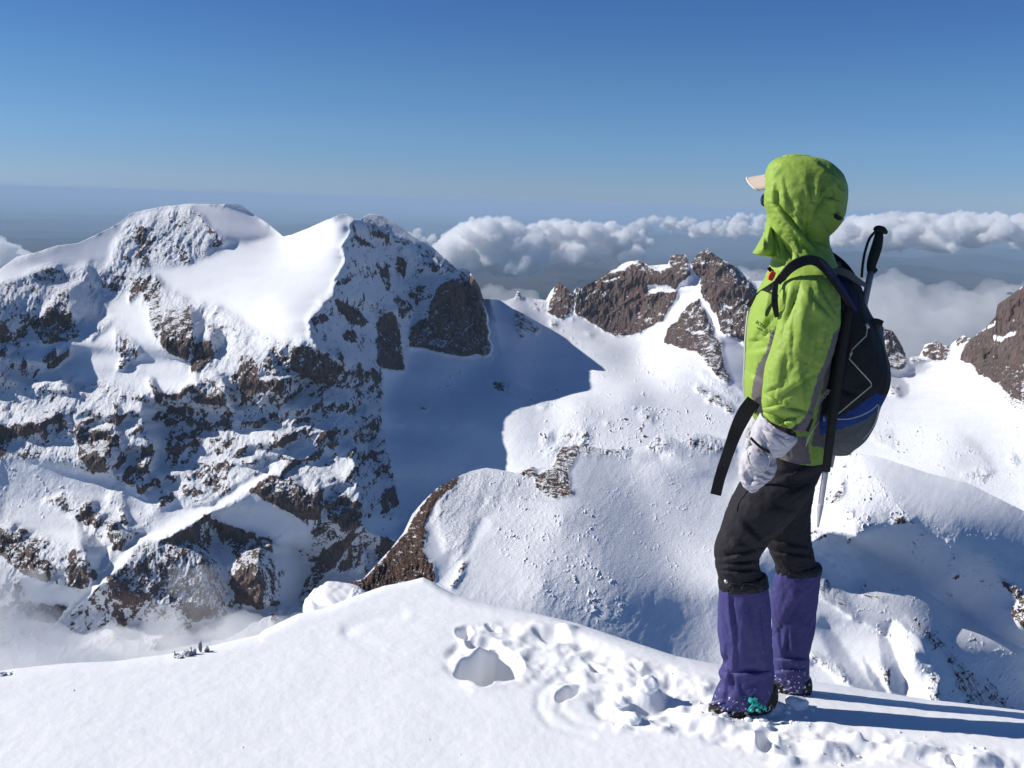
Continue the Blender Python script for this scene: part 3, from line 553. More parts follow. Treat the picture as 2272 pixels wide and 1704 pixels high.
ctl = [(700, 1330, 430), (770, 1290, 440), (831, 1257, 455), (896, 1181, 500), (968, 1084, 560), (1030, 1048, 600), (1120, 1046, 610), (1230, 1004, 660), (1400, 1003, 690), (1600, 985, 700), (1850, 1008, 690), (2050, 1049, 670), (2272, 1134, 650), (2370, 1180, 640),
       (1000, 1330, 436), (1200, 1300, 458), (1400, 1400, 455), (1000, 1200, 492), (1250, 1150, 540), (1500, 1200, 565), (1600, 1480, 455), (1900, 1190, 565), (1900, 1290, 572), (1960, 1480, 466), (2030, 1450, 478), (2110, 1270, 560), (2110, 1400, 548), (2200, 1480, 522), (2272, 1380, 535), (2272, 1600, 485), (1100, 1450, 405), (700, 1400, 420)]
lnD = rbf(ctl, c.X, c.Y)
top = [(700, 1310), (740, 1299), (769, 1293), (805, 1286), (831, 1257), (867, 1218), (885, 1195), (896, 1181), (915, 1140), (939, 1113), (968, 1084), (1000, 1066), (1026, 1053), (1050, 1044), (1080, 1038), (1120, 1044), (1142, 1049), (1165, 1042), (1180, 1034), (1192, 1040), (1225, 1030), (1236, 1005), (1250, 992), (1275, 990), (1300, 988), (1340, 996), (1400, 997), (1437, 988), (1458, 964), (1475, 962), (1497, 973), (1512, 982), (1542, 961), (1570, 962), (1587, 970), (1640, 980), (1700, 990), (1800, 1000), (1844, 1009), (1895, 1006), (1945, 1012), (2018, 1036), (2057, 1049), (2148, 1072), (2184, 1090), (2272, 1134), (2370, 1180)]
bot = [(700, 1420), (1100, 1430), (1400, 1500), (1600, 1550), (1800, 1590), (2100, 1640), (2370, 1660)]
rock_near = mountain_mat('spur_snow_and_rock', 0.23, (0.05, 0.034, 0.027), (0.19, 0.12, 0.085), (0.13, 0.078, 0.058))
build_relief('ridge', c, lnD, top, bot, 420, rock_near, 700, 2370, lam=0.07, dotr=3.4, speckk=1.5, nzm=0.66, crag_px=26, crag=8.0, back=(0.02, 0.05, 0.1, 0.2), backdrop=(4, 15, 40, 90))
#==PART2==
# ---------------------------------------------------------------- foreground: the snowy summit the hiker stands on
def project(P):
    q = (np.asarray(P)-np.array([0, 0, H])) @ R3
    return CX+F*q[..., 0]/(-q[..., 2]), CY-F*q[..., 1]/(-q[..., 2])
sil = [(-200, 1500), (0, 1489), (36, 1483), (145, 1472), (253, 1467), (362, 1453), (459, 1435), (540, 1416), (575, 1408), (586, 1398), (622, 1380), (662, 1362), (722, 1349), (780, 1325), (852, 1300), (903, 1290), (939, 1281), (958, 1290), (975, 1301), (1008, 1319), (1050, 1331), (1102, 1344), (1192, 1362), (1280, 1383), (1375, 1415), (1501, 1456), (1596, 1475),
       (1700, 1496), (1797, 1510), (1931, 1532), (2057, 1552), (2166, 1564), (2272, 1577), (2400, 1592)]
sd_ = rays([p[0] for p in sil], [p[1] for p in sil]); s_az = np.arctan2(sd_[:, 0], sd_[:, 1]); s_tan = -sd_[:, 2]/np.hypot(sd_[:, 0], sd_[:, 1])
# height map of tracks and lumps, metres
SX0, SY0, SS = 560, 1270, 1.5
hx, hy = np.meshgrid(np.arange(SX0, 2420, SS), np.arange(SY0, 1780, SS))
hm = np.zeros_like(hx)
wpx = hx+5*fbm(hx/26, hy/16, 300, 3, .5); wpy = hy+3*fbm(hx/26+7, hy/16, 305, 3, .5)
def pm(poly, f=2): return blur(inpoly(wpx, wpy, poly).astype(float), f)
z10 = lambda *p: Z(900, 1320, 0.31646, p)
z12 = lambda *p: Z(1560, 1440, 0.32188, p)
tram = np.maximum(pm(z10((280, 520), (330, 330), (400, 230), (850, 190), (1150, 250), (1300, 330), (1700, 470), (1900, 520), (2250, 600), (2250, 900), (1900, 1000), (1500, 950), (1300, 800), (1240, 640), (1000, 600), (800, 640), (420, 660)), 5),
                  pm(z12((-60, 380), (130, 400), (480, 300), (760, 340), (920, 420), (1100, 530), (1700, 640), (2300, 740), (2300, 860), (1400, 780), (900, 780), (500, 760), (0, 620)), 5))
lump = np.abs(fbm(hx/60, hy/28, 320, 3, .4)); l2 = fbm(hx/85, hy/38, 330, 3, .45); l3 = fbm(hx/9, hy/6, 340, 3, .6)
hm += tram*(0.011*(0.25-lump) + 0.030*l2 + 0.0010*l3 - 0.006)
def hole(poly, d, f=2, rim=0.02, fr=8):
    global hm
    m_ = pm(poly, f); r_ = np.clip(blur(m_, fr)*2-m_*2, 0, 1)
    hm = hm*(1-m_) - d*m_ + rim*r_*(0.7+0.8*lump*3)
hole(z10((360, 560), (385, 510), (450, 465), (520, 430), (570, 385), (630, 372), (700, 392), (760, 430), (800, 470), (806, 515), (790, 548), (720, 570), (640, 572), (605, 590), (590, 618), (530, 635), (470, 612), (430, 588)), 0.22, 2.0, 0.012, 14)
hole(z10((370, 250), (440, 235), (460, 270), (420, 310), (385, 300)), 0.06, 1.5, 0.012, 5)
hole(z10((565, 210), (650, 215), (655, 240), (590, 245)), 0.05, 1, 0.01, 4)
hole(z10((430, 330), (600, 320), (660, 345), (500, 380), (460, 385)), 0.03, 3, 0.01, 5)
hole(z10((900, 240), (1100, 250), (1150, 300), (1000, 310)), 0.035, 3, 0.012, 5)
hole(z10((1070, 700), (1150, 650), (1240, 640), (1220, 670), (1120, 720), (1060, 740)), 0.04, 2, 0.012, 6)
hole(z10((1280, 470), (1390, 500), (1380, 530), (1320, 520)), 0.03, 2, 0.015, 5)
hole(z10((1580, 480), (1640, 490), (1620, 530)), 0.03, 2, 0.012, 5)
hole(z10((1680, 830), (1730, 830), (1720, 860), (1690, 860)), 0.04, 1, 0.01, 4)
hole(z12((380, 570), (480, 560), (490, 650), (440, 690), (380, 660)), 0.05, 3, 0.02, 6)
hole(z12((1070, 580), (1180, 570), (1240, 620), (1120, 640)), 0.03, 3, 0.015, 6)
hole(z12((1700, 740), (1780, 770), (1760, 800), (1690, 780)), 0.03, 2, 0.015, 6)
def mound(cx, cy, rx, ry, h, e=2):
    global hm
    hm = hm + 0.55*h*np.exp(-(((wpx-cx)/rx)**2+((wpy-cy)/ry)**2)**e)
for a_ in ((1435, 1548, 38, 20, .075, 2.5), (1375, 1560, 22, 12, .035, 2), (1405, 1592, 22, 13, .03, 2), (1262, 1390, 20, 8, .03, 1.5), (1760, 1556, 40, 16, .05, 1.5), (1722, 1560, 20, 14, .045, 1.5), (1800, 1562, 22, 10, .03, 1.5), (1745, 1690, 30, 12, .04, 1.5), (1590, 1600, 40, 16, .03, 1.5), (1530, 1600, 26, 14, .025, 1.5),
           (1900, 1640, 40, 12, .03, 1.5), (2020, 1668, 50, 12, .035, 1.5), (2170, 1690, 40, 14, .04, 1.5), (1830, 1660, 34, 12, .035, 1.5), (1680, 1645, 50, 14, .02, 1.5), (640, 1372, 1, 1, 0, 1)):
    mound(*a_)
# old curved groove pressed in the snow, and a low drift line
def seg_d(px, py, x1, y1, x2, y2):
    dx, dy = x2-x1, y2-y1; t_ = np.clip(((px-x1)*dx+(py-y1)*dy)/(dx*dx+dy*dy), 0, 1)
    return np.hypot(px-x1-t_*dx, py-y1-t_*dy)
def groove(pts, wd, dep, lip=0.4):
    global hm
    d_ = np.min([seg_d(hx, hy*1.0, *pts[i], *pts[i+1]) for i in range(len(pts)-1)], 0)
    hm = hm - dep*np.exp(-(d_/wd)**2) + lip*dep*np.exp(-((d_-wd*1.8)/wd)**2)
groove(z10((1010, 620), (930, 700), (930, 800), (1010, 900), (1160, 960), (1300, 985)), 9, 0.0028, .25)
groove(z10((1240, 650), (1100, 720), (1080, 800), (1180, 880), (1350, 920)), 9, 0.003, .25)
groove([(770, 1400), (800, 1380), (850, 1368), (890, 1362)], 12, 0.0035, .2)
groove([(770, 1400), (790, 1420), (840, 1440)], 14, 0.002, .2)
hm = blur(hm, 1)
def hsamp(px, py):
    u = np.clip((px-SX0)/SS, 0, hx.shape[1]-1.01); v = np.clip((py-SY0)/SS, 0, hx.shape[0]-1.01)
    i = u.astype(int); j = v.astype(int); a = u-i; b = v-j
    f = ((px > SX0) & (py > SY0) & (py < 1775))
    return f*((hm[j, i]*(1-a)+hm[j, i+1]*a)*(1-b)+(hm[j+1, i]*(1-a)+hm[j+1, i+1]*a)*b)
def snow_z(X, Y):
    az = np.arctan2(X, Y); r = np.hypot(X, Y); t = np.interp(az, s_az, s_tan)
    CURV = 2.2-1.6*smooth(math.radians(9), math.radians(18), az)
    r0 = H/t - t/(2*CURV)
    q = np.clip(r-r0, 0, None); lin = np.maximum(0.55, (t+0.4)/CURV)
    z = np.where(q < lin, -CURV/2*q*q, -CURV/2*lin*lin-CURV*lin*(q-lin))
    px, py = project(np.stack([X, Y, z*0], -1))
    z = z + hsamp(px, py)*np.exp(-(q/0.12)**2)
    z = z + 0.010*fbm(X*1.3, Y*1.3, 350, 3) * smooth(0.0, 0.5, r0-r) + 0.0016*fbm(X*14, Y*14, 355, 3)
    return z
az = np.radians(np.concatenate([np.linspace(-75, -33, 60)[:-1], np.arange(-33, 33, 0.075), np.linspace(33, 60, 40)]))
rr_ = np.concatenate([np.linspace(0.3, 2.15, 40)[:-1], np.arange(2.15, 4.5, 0.0065), np.linspace(4.5, 60, 60)])
AZ, RR = np.meshgrid(az, rr_); GX = RR*np.sin(AZ); GY = RR*np.cos(AZ); GZ = snow_z(GX, GY)
snow_m = bpy.data.materials.new('summit_snow'); snow_m.use_nodes = True; t = snow_m.node_tree; b = t.nodes['Principled BSDF']
b.inputs['Base Color'].default_value = (0.88, 0.89, 0.91, 1); b.inputs['Roughness'].default_value = 0.6; b.inputs['Specular IOR Level'].default_value = 0.25
b.inputs['Subsurface Weight'].default_value = 0.12; b.inputs['Subsurface Radius'].default_value = (0.9, 1.0, 1.1); b.inputs['Subsurface Scale'].default_value = 0.012
geo = t.nodes.new('ShaderNodeNewGeometry')
n_ = t.nodes.new('ShaderNodeTexNoise'); n_.inputs['Scale'].default_value = 260; n_.inputs['Detail'].default_value = 3; t.links.new(geo.outputs['Position'], n_.inputs['Vector'])
n2_ = t.nodes.new('ShaderNodeTexNoise'); n2_.inputs['Scale'].default_value = 45; n2_.inputs['Detail'].default_value = 3; t.links.new(geo.outputs['Position'], n2_.inputs['Vector'])
ad = t.nodes.new('ShaderNodeMath'); ad.operation = 'MULTIPLY_ADD'; ad.inputs[1].default_value = 0.45; t.links.new(n_.outputs['Fac'], ad.inputs[0]); t.links.new(n2_.outputs['Fac'], ad.inputs[2])
bp = t.nodes.new('ShaderNodeBump'); bp.inputs['Strength'].default_value = 0.35; bp.inputs['Distance'].default_value = 0.004
t.links.new(ad.outputs[0], bp.inputs['Height']); t.links.new(bp.outputs['Normal'], b.inputs['Normal'])
tag(mesh_obj('snow_ground', np.stack([GX, GY, GZ], -1).reshape(-1, 3), grid_faces(*GX.shape)[:, ::-1], snow_m), kind='structure')
def snow_at(px, py):
    p = on_snow(px, py); return np.array([p[0], p[1], float(snow_z(np.array([p[0]]), np.array([p[1]]))[0])])

# ---------------------------------------------------------------- modelling tools for the hiker
def catmull(A, t):
    A = np.asarray(A, float); n = len(A); k = np.clip(t*(n-1), 0, n-1-1e-9); i = k.astype(int); f = (k-i)[:, None]
    g = lambda j: A[np.clip(j, 0, n-1)]
    p0, p1, p2, p3 = g(i-1), g(i), g(i+1), g(i+2)
    return 0.5*((2*p1)+(-p0+p2)*f+(2*p0-5*p1+4*p2-p3)*f*f+(-p0+3*p1-3*p2+p3)*f**3)
def seg_sd(px, py, x1, y1, x2, y2):
    dx, dy = x2-x1, y2-y1; L = math.hypot(dx, dy); t_ = np.clip(((px-x1)*dx+(py-y1)*dy)/L**2, 0, 1)
    d = np.hypot(px-x1-t_*dx, py-y1-t_*dy); s = np.sign((px-x1)*(-dy)+(py-y1)*dx)
    return d, s, t_
def loft(name, secs, material, parent, n=64, m=90, e=2.0, wr=0.003, wsc=(5, 8), seed=0, creases=(), zones=(), cap=(0.6, 0.6), drop=None, solid=0):
    S = catmull(secs, np.linspace(0, 1, m))
    ends = []
    ph = np.linspace(0, 2*np.pi, n, endpoint=False); cs, sn = np.cos(ph), np.sin(ph)
    a_ = np.sign(cs)*np.abs(cs)**(2/e); b_ = np.sign(sn)*np.abs(sn)**(2/e)
    L = at_y(S[:, 0], S[:, 1], S[:, 4]); Rr = at_y(S[:, 2], S[:, 3], S[:, 4])
    c_ = (L+Rr)/2; hw = (Rr-L)/2; dd = c_.copy(); dd[:, 2] = 0; dd /= np.linalg.norm(dd, axis=1, keepdims=True)
    P = c_[:, None]+a_[None, :, None]*hw[:, None]+b_[None, :, None]*(S[:, 5, None]*dd)[:, None]
    out = P-c_[:, None]; out /= np.linalg.norm(out, axis=-1, keepdims=True)+1e-9
    px, py = project(P)
    T = np.linspace(0, 1, m)[:, None]+0*ph[None]; U = np.cos(ph)[None]*wsc[0]+0*T; V2 = np.sin(ph)[None]*wsc[0]
    disp = wr*(fbm(U+T*wsc[1]*0.4+3, V2+T*wsc[1], 400+seed, 4, .55)*1.2-np.abs(fbm(U*0.7+9, V2*0.7+T*wsc[1]*1.4, 420+seed, 3))*1.2)
    front = 1/(1+np.exp(b_*9))[None]
    for x1, y1, x2, y2, wd, dep in creases:
        d, s, tt = seg_sd(px, py, x1, y1, x2, y2); d = d*(1+0.25*noise2(px/9, py/9, 7))
        fade = np.sin(np.pi*np.clip(tt*0.8+0.1, 0, 1))
        disp = disp+fade*front*dep*(0.75*np.tanh(2.4*d*s/wd)*np.exp(-(d/(3.0*wd))**2)-0.55*np.exp(-(d/(0.7*wd))**2))
    P = P+out*disp[..., None]
    V = P.reshape(-1, 3); i = np.arange(m-1)[:, None]*n+np.arange(n)[None]; j = np.arange(m-1)[:, None]*n+(np.arange(n)[None]+1) % n
    Fq = np.stack([i, j, j+n, i+n], -1).reshape(-1, 4)
    # rounded caps
    for end, k in ((0, cap[0]), (m-1, cap[1])):
        if k is None: continue
        base = end*n; ring = V[base:base+n]; ctr = ring.mean(0); ax = (c_[0]-c_[1]) if end == 0 else (c_[-1]-c_[-2]); ax = ax/(np.linalg.norm(ax)+1e-9)
        rad = np.linalg.norm(ring-ctr, axis=1).mean(); prev = np.arange(base, base+n)
        for q in range(1, 6):
            th = q/6*np.pi/2; nr = ctr+(ring-ctr)*math.cos(th)+ax*rad*k*math.sin(th)
            st = len(V); V = np.concatenate([V, nr]); cur = np.arange(st, st+n)
            f = np.stack([prev, np.roll(prev, -1), np.roll(cur, -1), cur], -1); Fq = np.concatenate([Fq, f if end else f[:, ::-1]]); prev = cur
        st = len(V); V = np.concatenate([V, (ctr+ax*rad*k)[None]])
        f = np.stack([prev, np.roll(prev, -1), np.full(n, st), np.full(n, st)], -1)
        Fq = np.concatenate([Fq, f if end else f[:, ::-1]])
    if drop is not None:
        fc = V[Fq].mean(1); fpx, fpy = project(fc); Fq = Fq[~drop(fc, fpx, fpy)]
    Fl = [tuple(dict.fromkeys(f)) for f in Fq.tolist()]
    o = mesh_obj(name, V, Fl, material, parent)
    if zones:
        fc = np.array([V[list(f)].mean(0) for f in Fl]); fpx, fpy = project(fc); idx = np.zeros(len(Fl), np.int32)
        for poly, mi in zones: idx[inpoly(fpx, fpy, poly)] = mi
        o.data.polygons.foreach_set('material_index', idx)
    if solid:
        md = o.modifiers.new('cloth', 'SOLIDIFY'); md.thickness = solid; md.offset = -1
    return o
def ribbon(name, pts, wpx, material, parent, thick=0.004, m=40, wob=0.0):
    """flat strap: pts (px, py, Y); width in photo pixels, faces the camera"""
    S = catmull([tuple(p)+(wpx if not hasattr(wpx, '__len__') else wpx[k],) for k, p in enumerate(pts)], np.linspace(0, 1, m))
    d = np.gradient(S[:, :2], axis=0); d /= np.linalg.norm(d, axis=1, keepdims=True)+1e-9; nx, ny = -d[:, 1], d[:, 0]
    w_ = S[:, 3]/2
    if wob: S[:, 2] += wob*np.sin(np.linspace(0, 9, m))
    A = at_y(S[:, 0]-nx*w_, S[:, 1]-ny*w_, S[:, 2]); B = at_y(S[:, 0]+nx*w_, S[:, 1]+ny*w_, S[:, 2])
    off = np.array([0, thick, 0]); V = np.stack([A, B, B+off, A+off], 1).reshape(-1, 3)
    Fl = []
    for i in range(m-1):
        for k in range(4):
            Fl.append((i*4+k, i*4+(k+1) % 4, (i+1)*4+(k+1) % 4, (i+1)*4+k))
    Fl += [(3, 2, 1, 0), ((m-1)*4, (m-1)*4+1, (m-1)*4+2, (m-1)*4+3)]
    return mesh_obj(name, V, Fl, material, parent, smooth=False)
def tube(name, P, rad, material, parent, n=12, m=None, closed=False):
    P = np.asarray(P, float); rad = np.broadcast_to(rad, (len(P),)).astype(float)
    if m: Q = catmull(np.concatenate([P, rad[:, None]], 1), np.linspace(0, 1, m)); P, rad = Q[:, :3], Q[:, 3]
    d = np.gradient(P, axis=0); d /= np.linalg.norm(d, axis=1, keepdims=True)+1e-12
    up = np.array([0.13, 1, 0.21]); a = np.cross(d, up); a /= np.linalg.norm(a, axis=1, keepdims=True)+1e-12; b2 = np.cross(d, a)
    ph = np.linspace(0, 2*np.pi, n, endpoint=False)
    V = (P[:, None]+rad[:, None, None]*(np.cos(ph)[None, :, None]*a[:, None]+np.sin(ph)[None, :, None]*b2[:, None])).reshape(-1, 3)
    k = len(P); Fl = [(i*n+j, i*n+(j+1) % n, (i+1)*n+(j+1) % n, (i+1)*n+j) for i in range(k-1) for j in range(n)]
    Fl += [tuple(range(n))[::-1], tuple((k-1)*n+j for j in range(n))]
    return mesh_obj(name, V, Fl, material, parent)
def blob(name, c_, r_, material, parent=None, seed=0, amp=0.25, fr=1.6, sub=3, flat=False):
    bm = bmesh.new(); bmesh.ops.create_icosphere(bm, subdivisions=sub, radius=1.0)
    V = np.array([v.co[:] for v in bm.verts]); Fl = [tuple(v.index for v in f.verts) for f in bm.faces]; bm.free()
    k = 1+amp*(fbm(V[:, 0]*fr+V[:, 2]*fr*.7+seed*3.1, V[:, 1]*fr-V[:, 2]*fr*.6+seed, 500, 3, .5))*1.6
    return V*k[:, None]*np.array(r_)+np.array(c_), Fl
def join(parts):
    V = []; Fl = []; o_ = 0
    for v, f in parts: V.append(v); Fl += [tuple(i+o_ for i in q) for q in f]; o_ += len(v)
    return np.concatenate(V), Fl

# ---------------------------------------------------------------- materials of the hiker
green = mat('green_shell', (0.285, 0.415, 0.072), 0.55, spec=0.25, bump=0.25, bscale=45, var=0.06, vscale=8)
greyp = mat('grey_panel', (0.15, 0.13, 0.135), 0.7, bump=0.2, bscale=60)
black = mat('black_webbing', (0.012, 0.012, 0.014), 0.6, bump=0.3, bscale=300)
blackf = mat('black_pack_fabric', (0.014, 0.015, 0.017), 0.7, bump=0.3, bscale=120)
bluef = mat('blue_pack_fabric', (0.006, 0.04, 0.20), 0.6, bump=0.3, bscale=120)
greyf = mat('grey_pack_fabric', (0.085, 0.095, 0.10), 0.7, bump=0.3, bscale=120)
trou = mat('dark_trousers', (0.017, 0.0155, 0.020), 0.8, bump=0.3, bscale=60, var=0.15, vscale=12)
gait = mat('purple_gaiter', (0.050, 0.047, 0.165), 0.65, bump=0.3, bscale=70, var=0.1, vscale=15)
mitt = mat('pale_grey_mitten', (0.52, 0.50, 0.54), 0.8, bump=0.35, bscale=50, var=0.06, vscale=20)
capm = mat('beige_cap', (0.52, 0.43, 0.37), 0.85)
capw = mat('cap_edge', (0.75, 0.68, 0.60), 0.8)
skin = mat('skin', (0.62, 0.32, 0.25), 0.5)
lens = mat('dark_lens', (0.01, 0.01, 0.015), 0.1, spec=0.8)
bootm = mat('brown_boot', (0.03, 0.024, 0.018), 0.75, bump=0.5, bscale=60, var=0.4, vscale=30)
teal = mat('teal_strap', (0.03, 0.40, 0.33), 0.45)
steel = mat('steel', (0.35, 0.35, 0.38), 0.35, metal=0.9)
alu = mat('silver_shaft', (0.55, 0.55, 0.60), 0.35, metal=0.85)
foam = mat('black_foam_grip', (0.018, 0.020, 0.018), 0.75, bump=0.4, bscale=200)
cordm = mat('pale_cord', (0.50, 0.50, 0.46), 0.6)
orange = mat('orange_plastic', (0.70, 0.07, 0.02), 0.4)
hair = mat('dark_hair', (0.04, 0.025, 0.015), 0.6)

def flecks(m, z1, amt):
    t = m.node_tree; b = t.nodes['Principled BSDF']; geo = t.nodes.new('ShaderNodeNewGeometry'); sp = t.nodes.new('ShaderNodeSeparateXYZ'); t.links.new(geo.outputs['Position'], sp.inputs[0])
    mr = t.nodes.new('ShaderNodeMapRange'); mr.inputs[1].default_value = z1; mr.inputs[2].default_value = 0.0; mr.inputs[3].default_value = 0.0; mr.inputs[4].default_value = amt; t.links.new(sp.outputs['Z'], mr.inputs[0])
    n = t.nodes.new('ShaderNodeTexNoise'); n.inputs['Scale'].default_value = 85; n.inputs['Detail'].default_value = 4; n.inputs['Roughness'].default_value = .7; t.links.new(geo.outputs['Position'], n.inputs['Vector'])
    ad = t.nodes.new('ShaderNodeMath'); ad.operation = 'ADD'; t.links.new(n.outputs['Fac'], ad.inputs[0]); t.links.new(mr.outputs[0], ad.inputs[1])
    st = t.nodes.new('ShaderNodeMapRange'); st.inputs[1].default_value = 0.72; st.inputs[2].default_value = 0.76; t.links.new(ad.outputs[0], st.inputs[0])
    mx = t.nodes.new('ShaderNodeMix'); mx.data_type = 'RGBA'; mx.inputs['B'].default_value = (.85, .86, .88, 1)
    src = b.inputs['Base Color'].links[0].from_socket; t.links.new(src, mx.inputs['A']); t.links.new(st.outputs[0], mx.inputs['Factor']); t.links.new(mx.outputs['Result'], b.inputs['Base Color'])
flecks(gait, 0.15, 0.15); flecks(bootm, 0.12, 0.16)
# ---------------------------------------------------------------- the hiker
near = on_snow(1655, 1570); far = on_snow(1760, 1535)
YN = float(near[1]); YM = YN+0.10; YA = YN-0.10; YFL = YN+0.20
base = Vector((float(near[0])+0.08, YM, 0.0))
person = empty('person', base)
tag(person, 'hiker in a green hooded jacket and purple gaiters standing with back half turned, looking left', 'person')
def W(px, py, Y): return at_y(px, py, Y)

# body: one continuous skinned figure, mostly inside the clothes
def skinned(name, joints, edges, material, parent, sub=2):
    me = bpy.data.meshes.new(name); me.from_pydata([tuple(map(float, j[0])) for j in joints], edges, []); me.update()
    o = bpy.data.objects.new(name, me); C.objects.link(o); me.materials.append(material)
    sk = o.modifiers.new('skin', 'SKIN'); sk.use_smooth_shade = True
    for i, j in enumerate(joints):
        v = me.skin_vertices[0].data[i]; v.radius = (j[1], j[1]); v.use_root = (i == 0)
    ss = o.modifiers.new('sub', 'SUBSURF'); ss.levels = sub; ss.render_levels = sub
    o.parent = parent; o.matrix_parent_inverse = Matrix.Translation(parent.location).inverted()
    return o
J = [(W(1765, 985, YM), .09), (W(1760, 850, YM), .085), (W(1765, 700, YM), .09), (W(1775, 620, YM), .085), (W(1772, 560, YM), .045), (W(1768, 520, YM), .045),
     (W(1745, 500, YM+.012), .050), (W(1778, 455, YM), .075), (W(1775, 405, YM), .070), (W(1718, 452, YM+.015), .044), (W(1706, 462, YM+.03), .014),
     (W(1790, 625, YA+.02), .05), (W(1775, 770, YA-.01), .042), (W(1745, 900, YA-.02), .034), (W(1700, 1000, YA-.02), .026), (W(1680, 1050, YA-.02), .03),
     (W(1790, 625, YM+.19), .05), (W(1800, 770, YM+.21), .042), (W(1745, 880, YM+.2), .034), (W(1690, 940, YM+.18), .026),
     (W(1735, 1040, YN+.03), .055), (W(1640, 1230, YN), .04), (W(1655, 1500, YN), .032), (W(1590, 1566, YN), .028),
     (W(1765, 1040, YFL-.04), .05), (W(1755, 1235, YFL), .036), (W(1760, 1470, YFL), .032), (W(1735, 1520, YFL+.02), .028)]
E = [(0, 1), (1, 2), (2, 3), (3, 4), (4, 5), (5, 7), (7, 8), (7, 9), (9, 10), (5, 6), (3, 11), (11, 12), (12, 13), (13, 14), (14, 15), (3, 16), (16, 17), (17, 18), (18, 19),
     (0, 20), (20, 21), (21, 22), (22, 23), (0, 24), (24, 25), (25, 26), (26, 27)]
skinned('body', J, E, skin, person)

# jacket
grey_torso = [(1728, 715), (1712, 735), (1700, 780), (1680, 812), (1672, 850), (1666, 880), (1682, 905), (1700, 900), (1704, 850), (1712, 790), (1735, 740)]
grey_back = [(1873, 715), (1850, 725), (1800, 990), (1900, 1000), (1900, 715)]
grey_hem = [(1740, 968), (1790, 968), (1795, 1000), (1800, 1030), (1730, 1030)]
jk = loft('jacket', [(1722, 582, 1838, 590, YM, .10), (1704, 604, 1856, 612, YM, .17), (1682, 642, 1862, 642, YM, .195), (1664, 690, 1866, 690, YM, .20), (1657, 745, 1864, 745, YM, .20), (1654, 805, 1860, 805, YM, .19),
                     (1651, 850, 1855, 850, YM, .18), (1655, 885, 1848, 885, YM, .175), (1672, 920, 1843, 925, YM, .175), (1690, 960, 1840, 970, YM, .18), (1700, 985, 1835, 1014, YM, .18)],
          [green, greyp], person, n=140, m=170, e=2.3, wr=.0035, seed=1, cap=(None, None), zones=((grey_torso, 1), (grey_back, 1), (grey_hem, 1)),
          creases=((1715, 700, 1668, 760, 7, .008), (1660, 780, 1720, 770, 6, .006), (1712, 640, 1700, 720, 6, .008), (1665, 830, 1700, 850, 6, .006), (1702, 730, 1690, 748, 3, .01), (1690, 752, 1660, 757, 3, .006)))
cuffx = [(1748, 962), (1765, 945), (1790, 915), (1800, 880), (1812, 835), (1832, 790), (1846, 740), (1870, 715), (1880, 780), (1840, 860), (1812, 930), (1790, 975)]
loft('sleeve', [(1765, 592, 1835, 590, YA+.08, .05), (1745, 606, 1852, 606, YA+.045, .075), (1734, 645, 1862, 650, YA+.01, .085), (1729, 712, 1862, 715, YA-.01, .085), (1713, 772, 1848, 778, YA-.02, .078), (1700, 817, 1828, 830, YA-.025, .072),
                (1695, 860, 1812, 880, YA-.03, .068), (1692, 897, 1798, 925, YA-.03, .062), (1699, 922, 1783, 956, YA-.03, .052)],
     [green, greyp], jk, n=120, m=170, wr=.003, seed=2, wsc=(3, 7), cap=(.4, None), solid=.004, zones=((cuffx, 1),),
     creases=((1750, 640, 1736, 700, 5, .010), (1764, 630, 1742, 720, 5, .012), (1775, 625, 1750, 690, 6, .008), (1800, 660, 1838, 700, 7, .010), (1820, 640, 1850, 690, 7, .010), (1795, 680, 1790, 800, 14, .012), (1780, 790, 1785, 880, 9, .010), (1745, 780, 1730, 860, 10, .008), (1842, 700, 1826, 770, 6, .008),
              (1700, 905, 1735, 898, 4, .010), (1698, 915, 1740, 935, 4, .012), (1735, 940, 1765, 925, 4, .012), (1755, 955, 1775, 940, 4, .010), (1712, 925, 1750, 950, 4, .010), (1740, 905, 1790, 915, 6, .008), (1765, 930, 1762, 955, 3, .010), (1760, 700, 1755, 800, 4, .005), (1815, 720, 1805, 800, 4, .006), (1770, 850, 1730, 880, 4, .006), (1800, 830, 1760, 860, 4, .006), (1735, 850, 1700, 870, 4, .006), (1705, 880, 1725, 890, 3, .007)))
loft('sleeve', [(1765, 592, 1835, 590, YM+.13, .05), (1750, 612, 1858, 612, YM+.17, .075), (1750, 660, 1862, 660, YM+.20, .08), (1755, 740, 1862, 740, YM+.21, .078), (1750, 800, 1850, 810, YM+.21, .07), (1720, 860, 1800, 880, YM+.2, .06), (1690, 905, 1750, 935, YM+.19, .05)],
     [green], jk, n=48, m=60, wr=.006, seed=3, cap=(.4, .3))
fd = np.array([-0.87, 0.50, 0.02]); fd /= np.linalg.norm(fd); hc = W(1780, 440, YM)
def face_hole(fc, fpx, fpy):
    v = fc-hc; v /= np.linalg.norm(v, axis=1, keepdims=True)
    return (v @ fd > math.cos(math.radians(50))) & (fpy > 392) & (fpy < 500)
